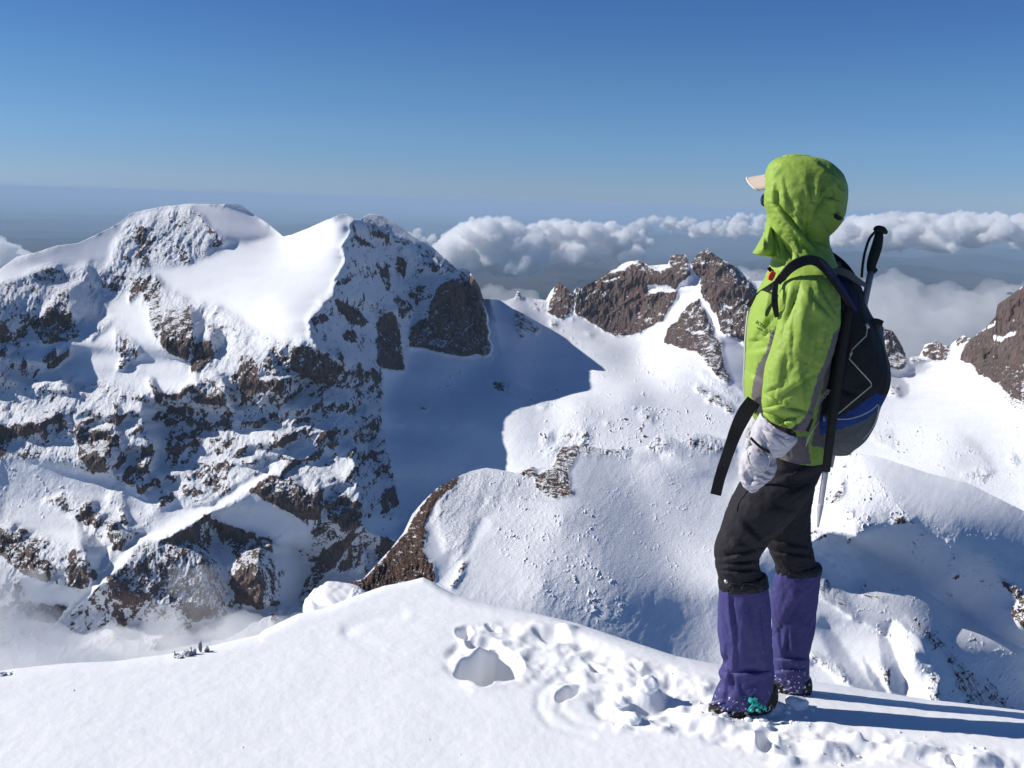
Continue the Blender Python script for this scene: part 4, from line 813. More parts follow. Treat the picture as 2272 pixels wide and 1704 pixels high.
hd_ = loft('hood', [(1738, 351, 1800, 350, YM, .035), (1722, 355, 1828, 356, YM, .07), (1706, 368, 1850, 368, YM, .098), (1698, 394, 1871, 390, YM, .12), (1694, 420, 1879, 418, YM, .128), (1692, 447, 1878, 446, YM, .128), (1701, 475, 1872, 478, YM, .122), (1702, 498, 1858, 503, YM, .112),
                    (1697, 520, 1840, 526, YM, .10), (1703, 545, 1841, 548, YM, .10), (1714, 568, 1850, 574, YM, .12), (1709, 592, 1862, 604, YM, .15), (1700, 612, 1868, 630, YM, .17)],
           [green], jk, n=160, m=190, wr=.0028, seed=4, wsc=(3, 6), cap=(.35, None), drop=face_hole, solid=.004,
           creases=((1721, 415, 1722, 452, 3.5, .014), (1722, 452, 1760, 498, 4.5, .018), (1760, 498, 1812, 555, 5, .020), (1770, 480, 1788, 515, 5, .010), (1792, 480, 1782, 520, 4, .010), (1716, 390, 1730, 368, 3, .012), (1824, 400, 1812, 450, 4.5, .014), (1838, 420, 1815, 455, 4.5, .014), (1812, 450, 1800, 490, 4, .012),
                    (1848, 420, 1855, 470, 5, .012), (1815, 366, 1852, 392, 4, .010), (1700, 520, 1725, 565, 3.5, .012), (1715, 522, 1735, 570, 3.5, .012), (1730, 530, 1748, 580, 3.5, .012), (1745, 555, 1757, 585, 3, .010), (1800, 500, 1780, 540, 6, .008), (1765, 560, 1775, 580, 3, .008),
                    (1828, 500, 1840, 530, 5, .010), (1850, 478, 1866, 484, 3, .012), (1750, 440, 1756, 470, 6, .008), (1780, 440, 1776, 480, 6, .008), (1815, 540, 1840, 552, 4, .01), (1740, 400, 1748, 470, 3, .006), (1790, 395, 1800, 450, 3, .007), (1835, 440, 1860, 445, 3, .008), (1760, 520, 1775, 560, 3, .007), (1780, 545, 1800, 570, 3, .006), (1845, 395, 1866, 420, 3, .008), (1710, 500, 1712, 540, 2.5, .007)))
loft('collar', [(1703, 506, 1712, 506, YM-.03, .05), (1694, 520, 1716, 516, YM-.03, .07), (1683, 538, 1720, 530, YM-.03, .08), (1675, 553, 1722, 550, YM-.03, .085), (1669, 560, 1722, 568, YM-.03, .07)], [green], jk, n=40, m=40, wr=.003, seed=5, cap=(.2, .12), creases=((1697, 520, 1698, 562, 3, .008),))
# zip and cord toggle, chest print
tube('zip', [W(1660, 690, YM), W(1654, 745, YM-.01), W(1652, 805, YM-.015), W(1650, 850, YM-.015), W(1653, 880, YM-.01)], .0032, cordm, jk, m=30)
tube('cord_toggle', [W(1853, 479, YM-.09), W(1862, 484, YM-.07), W(1868, 483, YM-.06)], [.006, .007, .003], black, jk, m=14)
tube('cord_loop', [W(1865+4*math.cos(a), 484+3*math.sin(a), YM-.06) for a in np.linspace(0, 6.2, 14)], .0012, black, jk, n=6)
def text_mesh(name, body, size, px, py, Y, ang, material, parent, shear=0, yaw=0):
    cu = bpy.data.curves.new(name, 'FONT'); cu.body = body; cu.size = size; cu.align_x = 'CENTER'; cu.align_y = 'CENTER'; cu.extrude = 0.0006; cu.offset = size*0.03
    to = bpy.data.objects.new(name, cu); C.objects.link(to); dg = bpy.context.evaluated_depsgraph_get()
    me = bpy.data.meshes.new_from_object(to.evaluated_get(dg)); bpy.data.objects.remove(to); me.materials.clear(); me.materials.append(material)
    o = bpy.data.objects.new(name, me); C.objects.link(o)
    p = W(px, py, Y); az_ = math.atan2(p[0], p[1])
    M = Matrix.Translation(p) @ Matrix.Rotation(-az_+yaw, 4, 'Z') @ Matrix.Rotation(math.pi/2, 4, 'X') @ Matrix.Rotation(ang, 4, 'Z')
    me.transform(M); o.parent = parent; o.matrix_parent_inverse = Matrix.Translation(parent.location).inverted(); return o
inkm = mat('dark_print', (0.03, 0.06, 0.02), 0.7); whitep = mat('pale_print', (0.32, 0.32, 0.32), 0.7)

# head gear
def cap_part():
    V = []; nu, nv = 14, 17; r0 = W(1722, 388, YM+.02); side = np.array([fd[1], -fd[0], 0]); fw = np.array([-.86, .5, -.12])
    for i in range(nu):
        for j in range(nv):
            u = i/(nu-1); v = -1+2*j/(nv-1)
            V.append(r0+fw*(u*0.092*math.sqrt(max(0, 1-0.85*v*v))+0.0)+side*v*0.070*(1-0.12*u)+np.array([0, 0, -0.040*v*v-0.006*u+0.008*(1-v*v)]))
    o = mesh_obj('cap_brim', V, grid_faces(nu, nv), capm, person); tube('brim_edge', [V[(nu-1)*nv+j] for j in range(nv)], .0028, capw, o, n=8); md = o.modifiers.new('t', 'SOLIDIFY'); md.thickness = 0.004
cap_part()
Vc, Fc_ = blob('cap', W(1776, 408, YM), (.088, .082, .065), capm, seed=1, amp=.02)
mesh_obj('cap', Vc, Fc_, capm, person)
gl = [W(1698, 444, YM+.04)+np.array([.0, dy, 0]) for dy in (-.052, .012)]
Vg = join([blob('l', g, (.012, .028, .021), lens, seed=3, amp=0.0, sub=2) for g in gl]+[blob('l', W(1735, 436, YM-.045), (.035, .004, .005), lens, amp=0, sub=2)])
mesh_obj('sunglasses', Vg[0], Vg[1], lens, person)

# trousers: pelvis and both legs
tr = loft('trousers', [(1696, 978, 1836, 990, YM, .165), (1690, 1010, 1832, 1022, YM, .165), (1664, 1040, 1822, 1050, YM-.01, .15), (1640, 1070, 1806, 1085, YN+.03, .115), (1615, 1120, 1770, 1140, YN+.005, .10), (1598, 1170, 1722, 1190, YN, .088), (1585, 1212, 1694, 1222, YN, .078), (1587, 1252, 1685, 1250, YN, .07), (1597, 1283, 1694, 1280, YN, .066)],
          [trou], person, n=90, m=130, wr=.004, seed=8, wsc=(3, 9), cap=(.2, .2),
          creases=((1600, 1240, 1680, 1220, 6, .010), (1605, 1255, 1680, 1245, 5, .010), (1610, 1190, 1660, 1215, 7, .008), (1640, 1100, 1740, 1130, 9, .008), (1730, 1060, 1800, 1030, 8, .008), (1640, 1150, 1690, 1200, 8, .010), (1600, 1268, 1685, 1266, 4, .008)))
loft('trouser_leg', [(1712, 1005, 1826, 1010, YFL-.06, .11), (1705, 1060, 1812, 1060, YFL-.03, .10), (1695, 1110, 1803, 1115, YFL-.01, .09), (1690, 1160, 1799, 1160, YFL, .082), (1697, 1200, 1801, 1203, YFL, .075), (1712, 1232, 1807, 1235, YFL, .07), (1722, 1256, 1812, 1256, YFL, .064)],
     [trou], tr, n=80, m=100, wr=.004, seed=9, wsc=(3, 9), cap=(.2, .2), creases=((1705, 1200, 1795, 1215, 6, .008), (1715, 1225, 1800, 1235, 5, .008), (1745, 1150, 1748, 1240, 5, .004)))
# gaiters
g1 = loft('gaiter', [(1598, 1292, 1702, 1290, YN, .067), (1594, 1315, 1706, 1313, YN, .068), (1593, 1350, 1711, 1350, YN, .068), (1593, 1400, 1714, 1400, YN, .066), (1598, 1435, 1715, 1435, YN, .062), (1604, 1462, 1716, 1462, YN, .058), (1600, 1480, 1717, 1476, YN, .056), (1594, 1492, 1718, 1486, YN, .058), (1597, 1508, 1718, 1500, YN, .058), (1588, 1528, 1716, 1520, YN-.005, .062), (1580, 1550, 1712, 1540, YN-.01, .062), (1578, 1562, 1704, 1560, YN-.012, .058)],
          [gait], person, n=110, m=150, wr=.004, seed=11, wsc=(2.5, 6), cap=(.05, .05),
          creases=((1618, 1310, 1632, 1440, 2.6, .010), (1632, 1440, 1630, 1485, 2.6, .010), (1615, 1492, 1625, 1520, 4, .012), (1625, 1495, 1700, 1490, 4, .010), (1660, 1330, 1672, 1400, 12, .008), (1610, 1440, 1604, 1480, 5, .008), (1660, 1420, 1650, 1470, 8, .008), (1612, 1520, 1608, 1555, 4, .008), (1690, 1340, 1700, 1460, 8, .006), (1640, 1515, 1650, 1550, 6, .006)))
def band(name, secs, seed, parent):
    return loft(name, secs, [black], parent, n=120, m=24, wr=.006, seed=seed, wsc=(9, 2), cap=(.03, .03))
band('gaiter_cuff', [(1595, 1279, 1700, 1277, YN, .069), (1593, 1290, 1704, 1288, YN, .072), (1594, 1303, 1706, 1302, YN, .0695)], 12, g1)
tube('snap_button', [W(1611, 1290, YN-.062), W(1611, 1290, YN-.070)], .0065, alu, g1)
g2 = loft('gaiter', [(1722, 1262, 1824, 1266, YFL, .062), (1716, 1285, 1822, 1285, YFL, .064), (1711, 1320, 1818, 1320, YFL, .064), (1712, 1360, 1813, 1360, YFL, .062), (1714, 1400, 1808, 1400, YFL, .06), (1714, 1440, 1799, 1442, YFL, .056), (1714, 1465, 1797, 1466, YFL, .055), (1714, 1492, 1796, 1492, YFL, .055), (1716, 1508, 1796, 1534, YFL, .056)],
          [gait], person, n=100, m=130, wr=.004, seed=13, wsc=(2.5, 6), cap=(.05, .05),
          creases=((1786, 1320, 1735, 1385, 12, .012), (1725, 1400, 1735, 1440, 4, .008), (1745, 1410, 1740, 1455, 4, .010), (1760, 1400, 1765, 1450, 5, .008), (1720, 1462, 1795, 1462, 4, .008), (1715, 1490, 1780, 1485, 4, .008)))
band('gaiter_cuff', [(1722, 1250, 1822, 1255, YFL, .064), (1720, 1258, 1825, 1262, YFL, .067), (1721, 1268, 1824, 1272, YFL, .064)], 14, g2)
# boots, crampon
def boot(name, secs, parent, seed): return loft(name, secs, [bootm], parent, n=48, m=50, wr=.004, seed=seed, e=2.6, cap=(.7, .5))
b1 = boot('boot', [(1580, 1562, 1582, 1584, YN-.03, .028), (1600, 1552, 1602, 1588, YN-.02, .042), (1635, 1542, 1637, 1590, YN-.01, .048), (1670, 1530, 1672, 1590, YN, .046), (1700, 1522, 1704, 1585, YN+.01, .042), (1714, 1520, 1718, 1572, YN+.015, .034)], person, 21)
boot('boot', [(1690, 1512, 1692, 1540, YFL+.01, .03), (1715, 1500, 1717, 1548, YFL, .045), (1745, 1492, 1747, 1552, YFL, .05), (1775, 1492, 1777, 1552, YFL, .046), (1790, 1500, 1792, 1545, YFL, .036)], person, 22)
cr_ = ribbon('crampon', [(1662, 1552, YN-.075), (1672, 1556, YN-.08), (1684, 1566, YN-.08), (1700, 1572, YN-.075)], [6, 8, 8, 5], teal, person, .006, 20)
ribbon('crampon_strap', [(1660, 1578, YN-.07), (1672, 1566, YN-.082), (1678, 1550, YN-.078)], 7, teal, cr_, .005, 14)
Vq = join([blob('k', W(1676+dx, 1562+dy, YN-.084), (.007, .005, .006), teal, seed=k, amp=.4, sub=2) for k, (dx, dy) in enumerate(((0, 0), (12, 6), (-8, 14), (20, 10), (-10, -6), (6, 14)))])
mesh_obj('crampon_buckle', Vq[0], Vq[1], teal, cr_)
tube('crampon_bail', [W(1556, 1579, YN-.05), W(1568, 1585, YN-.055), W(1585, 1587, YN-.06), W(1600, 1585, YN-.06)], .0022, steel, cr_, m=16)
tube('gaiter_lace', [W(1572, 1562, YN-.03), W(1588, 1557, YN-.05), W(1600, 1553, YN-.055)], .0025, mat('lace', (.2, .18, .3), .7), g1, m=12)
# mittens
mt = loft('mitten', [(1662, 992, 1712, 1004, YA-.03, .030), (1649, 1010, 1721, 1018, YA-.03, .036), (1641, 1032, 1724, 1038, YA-.03, .038), (1640, 1054, 1719, 1056, YA-.03, .038), (1648, 1076, 1702, 1070, YA-.03, .034), (1662, 1088, 1684, 1083, YA-.03, .022)],
          [mitt], person, n=80, m=80, wr=.006, seed=31, wsc=(2.2, 5), cap=(.3, .5), creases=((1655, 1055, 1665, 1075, 4, .008), (1665, 1068, 1690, 1072, 3.5, .008), (1690, 1045, 1712, 1052, 4, .010), (1700, 1035, 1718, 1030, 4, .010), (1680, 1058, 1700, 1062, 4, .008), (1650, 1040, 1658, 1060, 5, .006), (1712, 1012, 1704, 1034, 4, .006)))
loft('thumb', [(1664, 996, 1688, 996, YA-.062, .016), (1657, 1008, 1703, 1008, YA-.066, .022), (1661, 1024, 1707, 1022, YA-.068, .022), (1670, 1038, 1704, 1038, YA-.066, .020), (1682, 1048, 1694, 1049, YA-.062, .012)], [mitt], mt, n=40, m=40, wr=.002, seed=32, cap=(.4, .4))
tube('piping', [W(x, y, YA-.078) for x, y in ((1658, 1000), (1659, 1018), (1668, 1036), (1686, 1049), (1700, 1042), (1707, 1026), (1706, 1012))], .0016, capw, mt, m=40)
loft('mitten_cuff', [(1689, 918, 1766, 968, YA-.03, .060), (1680, 933, 1766, 977, YA-.03, .062), (1671, 953, 1752, 994, YA-.03, .054), (1667, 972, 1738, 1009, YA-.03, .044), (1672, 984, 1722, 1013, YA-.03, .034)], [mitt], mt, n=80, m=70, wr=.005, seed=33, wsc=(3, 4), cap=(None, .3), solid=.004,
     creases=((1695, 955, 1745, 975, 3, .009), (1690, 975, 1700, 995, 4, .006), (1715, 965, 1738, 985, 4, .006), (1685, 950, 1700, 975, 6, .006)))
ribbon('wrist_strap', [(1666, 972, YA-.085), (1678, 984, YA-.088), (1694, 997, YA-.088), (1714, 1006, YA-.07)], 6, black, mt, .006, 20)
m2 = loft('mitten', [(1668, 922, 1700, 945, YM+.17, .04), (1650, 945, 1690, 968, YM+.17, .042), (1648, 965, 1685, 985, YM+.17, .038), (1655, 990, 1690, 1000, YM+.17, .03), (1665, 1015, 1690, 1012, YM+.17, .018)], [mitt], person, n=40, m=50, wr=.005, seed=34, cap=(.3, .4))
loft('thumb', [(1655, 975, 1672, 975, YM+.13, .014), (1652, 990, 1672, 990, YM+.125, .017), (1656, 1002, 1670, 1002, YM+.125, .013)], [mitt], m2, n=24, m=20, wr=.001, seed=35, cap=(.4, .5))

# ---------------------------------------------------------------- backpack
pk = empty('backpack', Vector(tuple(map(float, W(1880, 800, YM)))))
tag(pk, "black, blue and grey daypack worn on the hiker's back", 'backpack')
blue_z = [(1740, 912), (1800, 918), (1856, 926), (1900, 905), (1930, 882), (1944, 872), (1960, 878), (1985, 870), (1985, 900), (1952, 905), (1925, 928), (1890, 944), (1850, 956), (1800, 972), (1740, 975)]
grey_z = [(1740, 975), (1800, 972), (1850, 956), (1890, 944), (1925, 928), (1952, 905), (1990, 900), (1990, 1020), (1740, 1020)]
bside = [(1843, 603), (1872, 615), (1896, 650), (1908, 690), (1900, 700), (1885, 672), (1862, 640)]
body_ = loft('main_compartment', [(1846, 600, 1884, 604, YM, .09), (1846, 612, 1902, 622, YM, .125), (1846, 640, 1916, 648, YM, .14), (1846, 680, 1928, 688, YM, .145), (1846, 720, 1946, 722, YM, .15), (1838, 772, 1964, 772, YM, .155), (1826, 820, 1976, 818, YM, .155), (1812, 860, 1974, 858, YM, .155),
                           (1794, 900, 1955, 900, YM, .15), (1786, 935, 1944, 936, YM, .145), (1792, 965, 1925, 968, YM, .135), (1815, 985, 1895, 993, YM, .11)],
             [blackf, bluef, greyf, mat('navy_pack_fabric', (.008, .016, .055), .7)], pk, n=150, m=190, e=2.9, wr=.005, seed=41, wsc=(3, 6), cap=(.3, .25), zones=((grey_z, 2), (blue_z, 1), (bside, 3)),
             creases=((1890, 700, 1915, 780, 8, .006), (1850, 860, 1900, 880, 8, .006), (1860, 720, 1850, 800, 8, .005)))
loft('side_pocket', [(1936, 713, 1958, 717, YM-.02, .05), (1938, 740, 1960, 742, YM-.02, .055), (1944, 775, 1966, 778, YM-.02, .055), (1955, 815, 1976, 812, YM-.02, .05)], [greyf], body_, n=40, m=30, e=2.6, wr=.004, seed=42, cap=(.1, .3))
ribbon('pocket_hem', [(1936, 712, YM-.075), (1948, 713, YM-.075), (1959, 718, YM-.07)], 12, black, body_, .004, 10)
lid = ribbon('lid_strap', [(1836, 603, YM-.15), (1856, 601, YM-.15), (1880, 607, YM-.145), (1902, 622, YM-.135), (1922, 634, YM-.12)], [8, 13, 16, 13, 10], greyf, pk, .006, 30)
tube('buckle', [W(1836, 604, YM-.155), W(1841, 603, YM-.156)], .005, cordm, lid)
ss_ = ribbon('shoulder_strap', [(1726, 627, YA-.02), (1740, 611, YA-.035), (1756, 594, YA-.045), (1776, 582, YA-.045), (1797, 577, YA-.04), (1817, 582, YA-.04), (1835, 598, YA-.045), (1852, 620, YA-.05), (1870, 648, YA-.045), (1888, 678, YA-.03)], [14, 17, 20, 22, 22, 22, 20, 17, 15, 12], blackf, pk, .014, 60)
ribbon('strap_edge', [(1820, 577, YA-.048), (1836, 592, YA-.053), (1856, 618, YA-.058), (1876, 650, YA-.052), (1900, 690, YA-.035)], [3, 7, 8, 8, 5], mat('navy_edge', (.008, .018, .07), .7), ss_, .004, 30)
ribbon('sternum_strap', [(1724, 627, YA-.02), (1709, 638, YA+.0), (1690, 650, YM-.09), (1672, 665, YM-.05), (1660, 680, YM-.02)], [12, 13, 12, 12, 10], black, ss_, .006, 30)
ribbon('adjuster_strap', [(1722, 626, YA-.035), (1720, 645, YA-.05), (1719, 668, YA-.055), (1722, 690, YA-.05), (1724, 704, YA-.04)], [12, 12, 14, 12, 9], black, ss_, .005, 30)
ribbon('adjuster_loop', [(1714, 672, YA-.05), (1704, 690, YA-.03), (1700, 702, YA-.02)], [4, 9, 5], mat('dark_green_painted_shadow', (.03, .06, .02), .7), ss_, .003, 12)  # strap loop; shadow on the jacket is painted in as its dark green
ribbon('whistle', [(1718, 603, YA-.03), (1713, 613, YA-.03), (1709, 622, YA-.03)], [9, 12, 9], orange, ss_, .012, 10)
ribbon('buckle', [(1706, 594, YA-.01), (1711, 600, YA-.01), (1716, 604, YA-.01)], 8, black, ss_, .008, 8)
ribbon('shoulder_strap', [(1842, 560, YM+.10), (1858, 576, YM+.10), (1876, 594, YM+.09), (1894, 614, YM+.07)], [8, 16, 18, 12], blackf, pk, .014, 24)
hb = ribbon('hip_belt', [(1800, 945, YA+.0), (1760, 930, YA-.012), (1720, 915, YM-.19), (1694, 904, YM-.175), (1672, 894, YM-.13), (1658, 884, YM-.06)], [30, 30, 28, 34, 38, 26], black, pk, .006, 30)
ribbon('belt_tail', [(1672, 888, YM-.16), (1652, 918, YM-.16), (1634, 955, YM-.15), (1621, 990, YM-.15), (1607, 1030, YM-.14), (1596, 1065, YM-.15), (1588, 1098, YM-.16)], [30, 34, 30, 26, 25, 24, 24], black, hb, .003, 50, wob=.004)
zz = [W(x, y, Y) for x, y, Y in ((1925, 722, YM-.158), (1922, 745, YM-.160), (1890, 776, YM-.163), (1889, 786, YM-.164), (1884, 796, YM-.164), (1932, 848, YM-.160), (1934, 856, YM-.160), (1856, 921, YM-.160))]
tube('zigzag_cord', zz, .0019, cordm, body_, n=6)
tube('piping', [W(x, y, YM-.150) for x, y in ((1856, 930), (1885, 929), (1915, 920), (1936, 908), (1948, 897))], .0019, cordm, body_, n=6, m=30)
tube('piping', [W(x, y, YM-.10) for x, y in ((1950, 898), (1946, 925), (1932, 955), (1910, 978), (1890, 990), (1860, 996))], .0020, cordm, body_, n=6, m=30)
tube('zip_pull', [W(x, y, YM-.19) for x, y in ((1816, 937), (1800, 960), (1787, 992), (1791, 975), (1802, 958), (1816, 937))], .0016, cordm, body_, n=6)
tube('cord_lock', [W(1923, 718, YM-.160), W(1927, 728, YM-.160)], .0045, cordm, body_); tube('cord_lock', [W(1890, 780, YM-.165), W(1887, 788, YM-.165)], .0035, cordm, body_)
tube('cord_lock', [W(1829, 922, YM-.175), W(1829, 934, YM-.175)], .0045, mat('grey_plastic', (.25, .25, .3), .5), body_)
text_mesh('lettering', 'DIVIDER', .017, 1826, 882, YM-.175, math.radians(57), whitep, body_)
text_mesh('chest_print', 'ECFA8', .0135, 1689, 721, YM-.176, math.radians(-24), inkm, jk, yaw=-.45)
text_mesh('chest_print', 'equipment', .0055, 1686, 730, YM-.178, math.radians(-24), inkm, jk, yaw=-.45)

# ---------------------------------------------------------------- trekking poles on the pack
p1 = empty('trekking_pole', Vector(tuple(map(float, W(1940, 560, YM-.05))))); tag(p1, 'trekking pole with black foam grip sticking up above the backpack', 'trekking pole', 'trekking poles strapped to the pack')
P = lambda L: [W(*q) for q in L]
tube('grip', P([(1951, 516, YM-.05), (1949, 530, YM-.05), (1945, 548, YM-.05), (1939, 568, YM-.05), (1934, 585, YM-.05), (1932, 602, YM-.05)]), [.012, .0145, .0165, .0165, .015, .012], foam, p1, m=30, n=20)
tube('grip_top', P([(1940, 512, YM-.05), (1946, 509, YM-.05), (1958, 511, YM-.05), (1968, 517, YM-.05)]), [.006, .012, .012, .005], foam, p1, m=16, n=16)
tube('grip_collar', P([(1944, 596, YM-.05), (1936, 602, YM-.05), (1926, 603, YM-.05)]), [.008, .010, .008], foam, p1, m=12)
tube('wrist_loop', P([(1941, 515, YM-.06), (1929, 530, YM-.06), (1919, 560, YM-.06), (1914, 590, YM-.06), (1912, 615, YM-.055)]), .0042, black, p1, m=30)
tube('shaft', P([(1933, 600, YM-.05), (1919, 668, YM-.05), (1897, 780, YM-.05), (1870, 908, YM-.04), (1844, 1036, YM-.03)]), [.0105, .0105, .0095, .008, .006], mat('worn_grey_shaft', (.26, .26, .28), .5, metal=.3, var=.5, vscale=50), p1, n=16)
p2 = empty('trekking_pole', Vector(tuple(map(float, W(1850, 900, YM-.19))))); tag(p2, 'trekking pole hanging down the side of the pack, silver tip pointing down', 'trekking pole', 'trekking poles strapped to the pack')
tube('shaft', P([(1881, 690, YM-.185), (1876, 720, YM-.19), (1864, 800, YM-.195), (1851, 900, YM-.195), (1838, 1000, YM-.19), (1833, 1045, YM-.185)]), [.013, .0145, .0145, .0145, .0135, .0125], foam, p2, m=30, n=16)
tube('lower_shaft', P([(1832, 1042, YM-.185), (1825, 1090, YM-.185), (1821, 1122, YM-.185)]), [.0095, .0090, .0085], alu, p2, m=10, n=16)
tube('tip', P([(1821, 1120, YM-.185), (1820, 1124, YM-.185), (1817, 1150, YM-.185), (1815, 1170, YM-.185)]), [.0095, .0095, .006, .0025], mat('grey_tip', (.42, .42, .46), .4), p2, m=12, n=12)

# ---------------------------------------------------------------- loose snow and frosted stones along the summit edge
random.seed(3)
def scatter(area, n, r0, r1, seed):
    out = []; xs = [p[0] for p in area]; ys = [p[1] for p in area]; k = 0
    while len(out) < n and k < n*60:
        k += 1; x = random.uniform(min(xs), max(xs)); y = random.uniform(min(ys), max(ys))
        if not inpoly(np.array([x]), np.array([y]), area)[0]: continue
        p = snow_at(x, y); r = r0+(r1-r0)*random.random()**3
        out.append(blob('c', p+np.array([0, 0, r*.25]), (r, r*random.uniform(.7, 1.1), r*random.uniform(.5, .85)), None, seed=seed+k, amp=.35, fr=1.3, sub=2))
    return out
L_ = scatter(z10((330, 330), (400, 220), (850, 190), (1150, 250), (1500, 330), (1900, 500), (2250, 600), (2250, 900), (1500, 980), (1200, 700), (800, 640), (420, 660)), 36, .002, .006, 1)
L_ += scatter(z12((-60, 380), (480, 300), (900, 380), (1200, 500), (2300, 740), (2300, 860), (900, 800), (0, 660)), 40, .002, .008, 5)
L_ += scatter([(1590, 1580), (1800, 1560), (1820, 1610), (1600, 1620)], 30, .003, .014, 9)
L_ += scatter([(0, 1480), (700, 1420), (1400, 1640), (2270, 1600), (2270, 1700), (0, 1700)], 5, .002, .004, 13)
V, Fl = join(L_)
tag(mesh_obj('loose_snow', V, Fl, snow_m), 'crumbs of loose snow thrown up along the boot track', 'snow', kind='stuff')
for px_, py_, r_, lab, sd2 in ((1437, 1546, (.036, .030, .030), 'squarish block of snow in the boot track, largest of the loose blocks', 4), (1768, 1552, (.040, .030, .022), "rounded lump of snow against the hiker's far boot", 7),
                               (1374, 1562, (.028, .020, .018), 'small slab of snow left of the squarish block', 5), (1406, 1594, (.024, .02, .02), 'small round snow lump below the squarish block', 6)):
    p = snow_at(px_, py_+8); bv = blob('b', p+np.array([0, 0, r_[2]*.45]), r_, None, seed=sd2, amp=.3, fr=1.1, sub=4)
    tag(mesh_obj('snow_block', bv[0], bv[1], snow_m), lab, 'snow block', 'loose blocks of snow in the boot track')
def rock_mesh(p, r, seed, squash=1.0, sub=3):
    v, f = blob('r', (0, 0, 0), (1, 1, 1), None, seed=seed, amp=.55, fr=1.9, sub=sub)
    rs = np.random.RandomState(seed)
    for _ in range(9):
        nrm = rs.randn(3); nrm /= np.linalg.norm(nrm); d = rs.uniform(.45, .8); h_ = v @ nrm; v = v-np.clip(h_-d, 0, None)[:, None]*nrm
    return v*np.array(r)+np.array(p), f
frost = mat('frosted_stone', (0.16, 0.17, 0.20), 0.8, bump=0.8, bscale=60, var=0.7, vscale=40)
def frosted(name, parts, lab):
    V, Fl = join(parts); o = mesh_obj(name, V, Fl, [frost, snow_m], smooth=False)
    nz = np.array([p.normal.z for p in o.data.polygons]); rs = np.random.RandomState(2)
    o.data.polygons.foreach_set('material_index', (nz+rs.rand(len(nz))*.5 > .55).astype(np.int32)); tag(o, lab, 'rock', 'frosted stones on the summit edge')
def rim_pt(px, py, up=0): p = on_snow(px, py+10); return np.array([p[0], p[1], snow_z(np.array([p[0]]), np.array([p[1]]))[0]+up])
frosted('rock', [rock_mesh(rim_pt(398, 1447, .003), (.020, .014, .018), 1), rock_mesh(rim_pt(414, 1444, .003), (.018, .014, .020), 2), rock_mesh(rim_pt(430, 1440, .004), (.012, .012, .020), 3), rock_mesh(rim_pt(424, 1440, .012), (.006, .008, .024), 4), rock_mesh(rim_pt(446, 1434, .02), (.007, .006, .030), 5), rock_mesh(rim_pt(458, 1432, .008), (.010, .010, .016), 6), rock_mesh(rim_pt(388, 1446, .006), (.004, .005, .018), 7)], 'ragged frosted stones poking over the snow edge in front of the mist')
frosted('rock', [rock_mesh(rim_pt(6, 1484, 0), (.018, .014, .012), 8), rock_mesh(rim_pt(20, 1483, 0), (.012, .01, .009), 9)], 'small frosted stone at the far left end of the snow edge')

# snow cornice with bare rock under it, beyond the edge
cor = []
P0 = at_range(735, 1320, 4.6)
v, f = blob('c', (0, 0, 0), (1, 1, 1), None, seed=12, amp=.18, fr=1.4, sub=5)
v1 = v.copy(); v1[:, 2] = np.where(v1[:, 2] < 0, v1[:, 2]*.55, v1[:, 2])
cor.append((v1*np.array([.125, .12, .050])+at_range(748, 1322, 4.55), f))
cor.append((v*np.array([.07, .10, .07])+at_range(708, 1344, 4.55), f))
cor.append((v*np.array([.045, .08, .045])+at_range(790, 1330, 4.5), f))
V, Fl = join(cor); tag(mesh_obj('snow_cornice', V, Fl, snow_m), kind='structure')
rkV, rkF = rock_mesh(at_range(742, 1347, 4.50), (.035, .03, .010), 15, sub=4)
rb = mat('brown_rock', (0.09, 0.06, 0.05), 0.9, bump=1.0, bscale=40, var=0.5, vscale=25)
o = mesh_obj('rock', rkV, rkF, rb, smooth=False); tag(o, 'dark slit of rock showing under the snow cornice', 'rock')
#==PART3==

# ---------------------------------------------------------------- lowland far below, out to the horizon
azp = np.radians(np.linspace(-44, 44, 500)); rp = np.geomspace(5000, 420000, 400)
A2, R2 = np.meshgrid(azp, rp); PX2 = R2*np.sin(A2); PY2 = R2*np.cos(A2)
hl = np.clip(ridged(PX2/14000, PY2/22000, 600, 5, .5), 0, 1.3)
PZ2 = -2600+900*hl*smooth(14000, 24000, R2)*(1-0.75*smooth(60000, 120000, R2)) + 60*fbm(PX2/2500, PY2/2500, 620, 3)
pm_ = bpy.data.materials.new('lowland'); pm_.use_nodes = True; t = pm_.node_tree; b = t.nodes['Principled BSDF']; b.inputs['Roughness'].default_value = 0.95; b.inputs['Specular IOR Level'].default_value = 0.0
geo = t.nodes.new('ShaderNodeNewGeometry'); n_ = t.nodes.new('ShaderNodeTexNoise'); n_.inputs['Scale'].default_value = 0.00025; n_.inputs['Detail'].default_value = 7
t.links.new(geo.outputs['Position'], n_.inputs['Vector']); r_ = t.nodes.new('ShaderNodeValToRGB'); t.links.new(n_.outputs['Fac'], r_.inputs[0])
r_.color_ramp.elements[0].position = .38; r_.color_ramp.elements[0].color = (.008, .014, .020, 1); r_.color_ramp.elements[1].position = .68; r_.color_ramp.elements[1].color = (.065, .052, .044, 1)
t.links.new(r_.outputs[0], b.inputs['Base Color'])
tag(mesh_obj('lowland_ground', np.stack([PX2, PY2, PZ2], -1).reshape(-1, 3), grid_faces(*A2.shape)[:, ::-1], pm_), kind='structure')

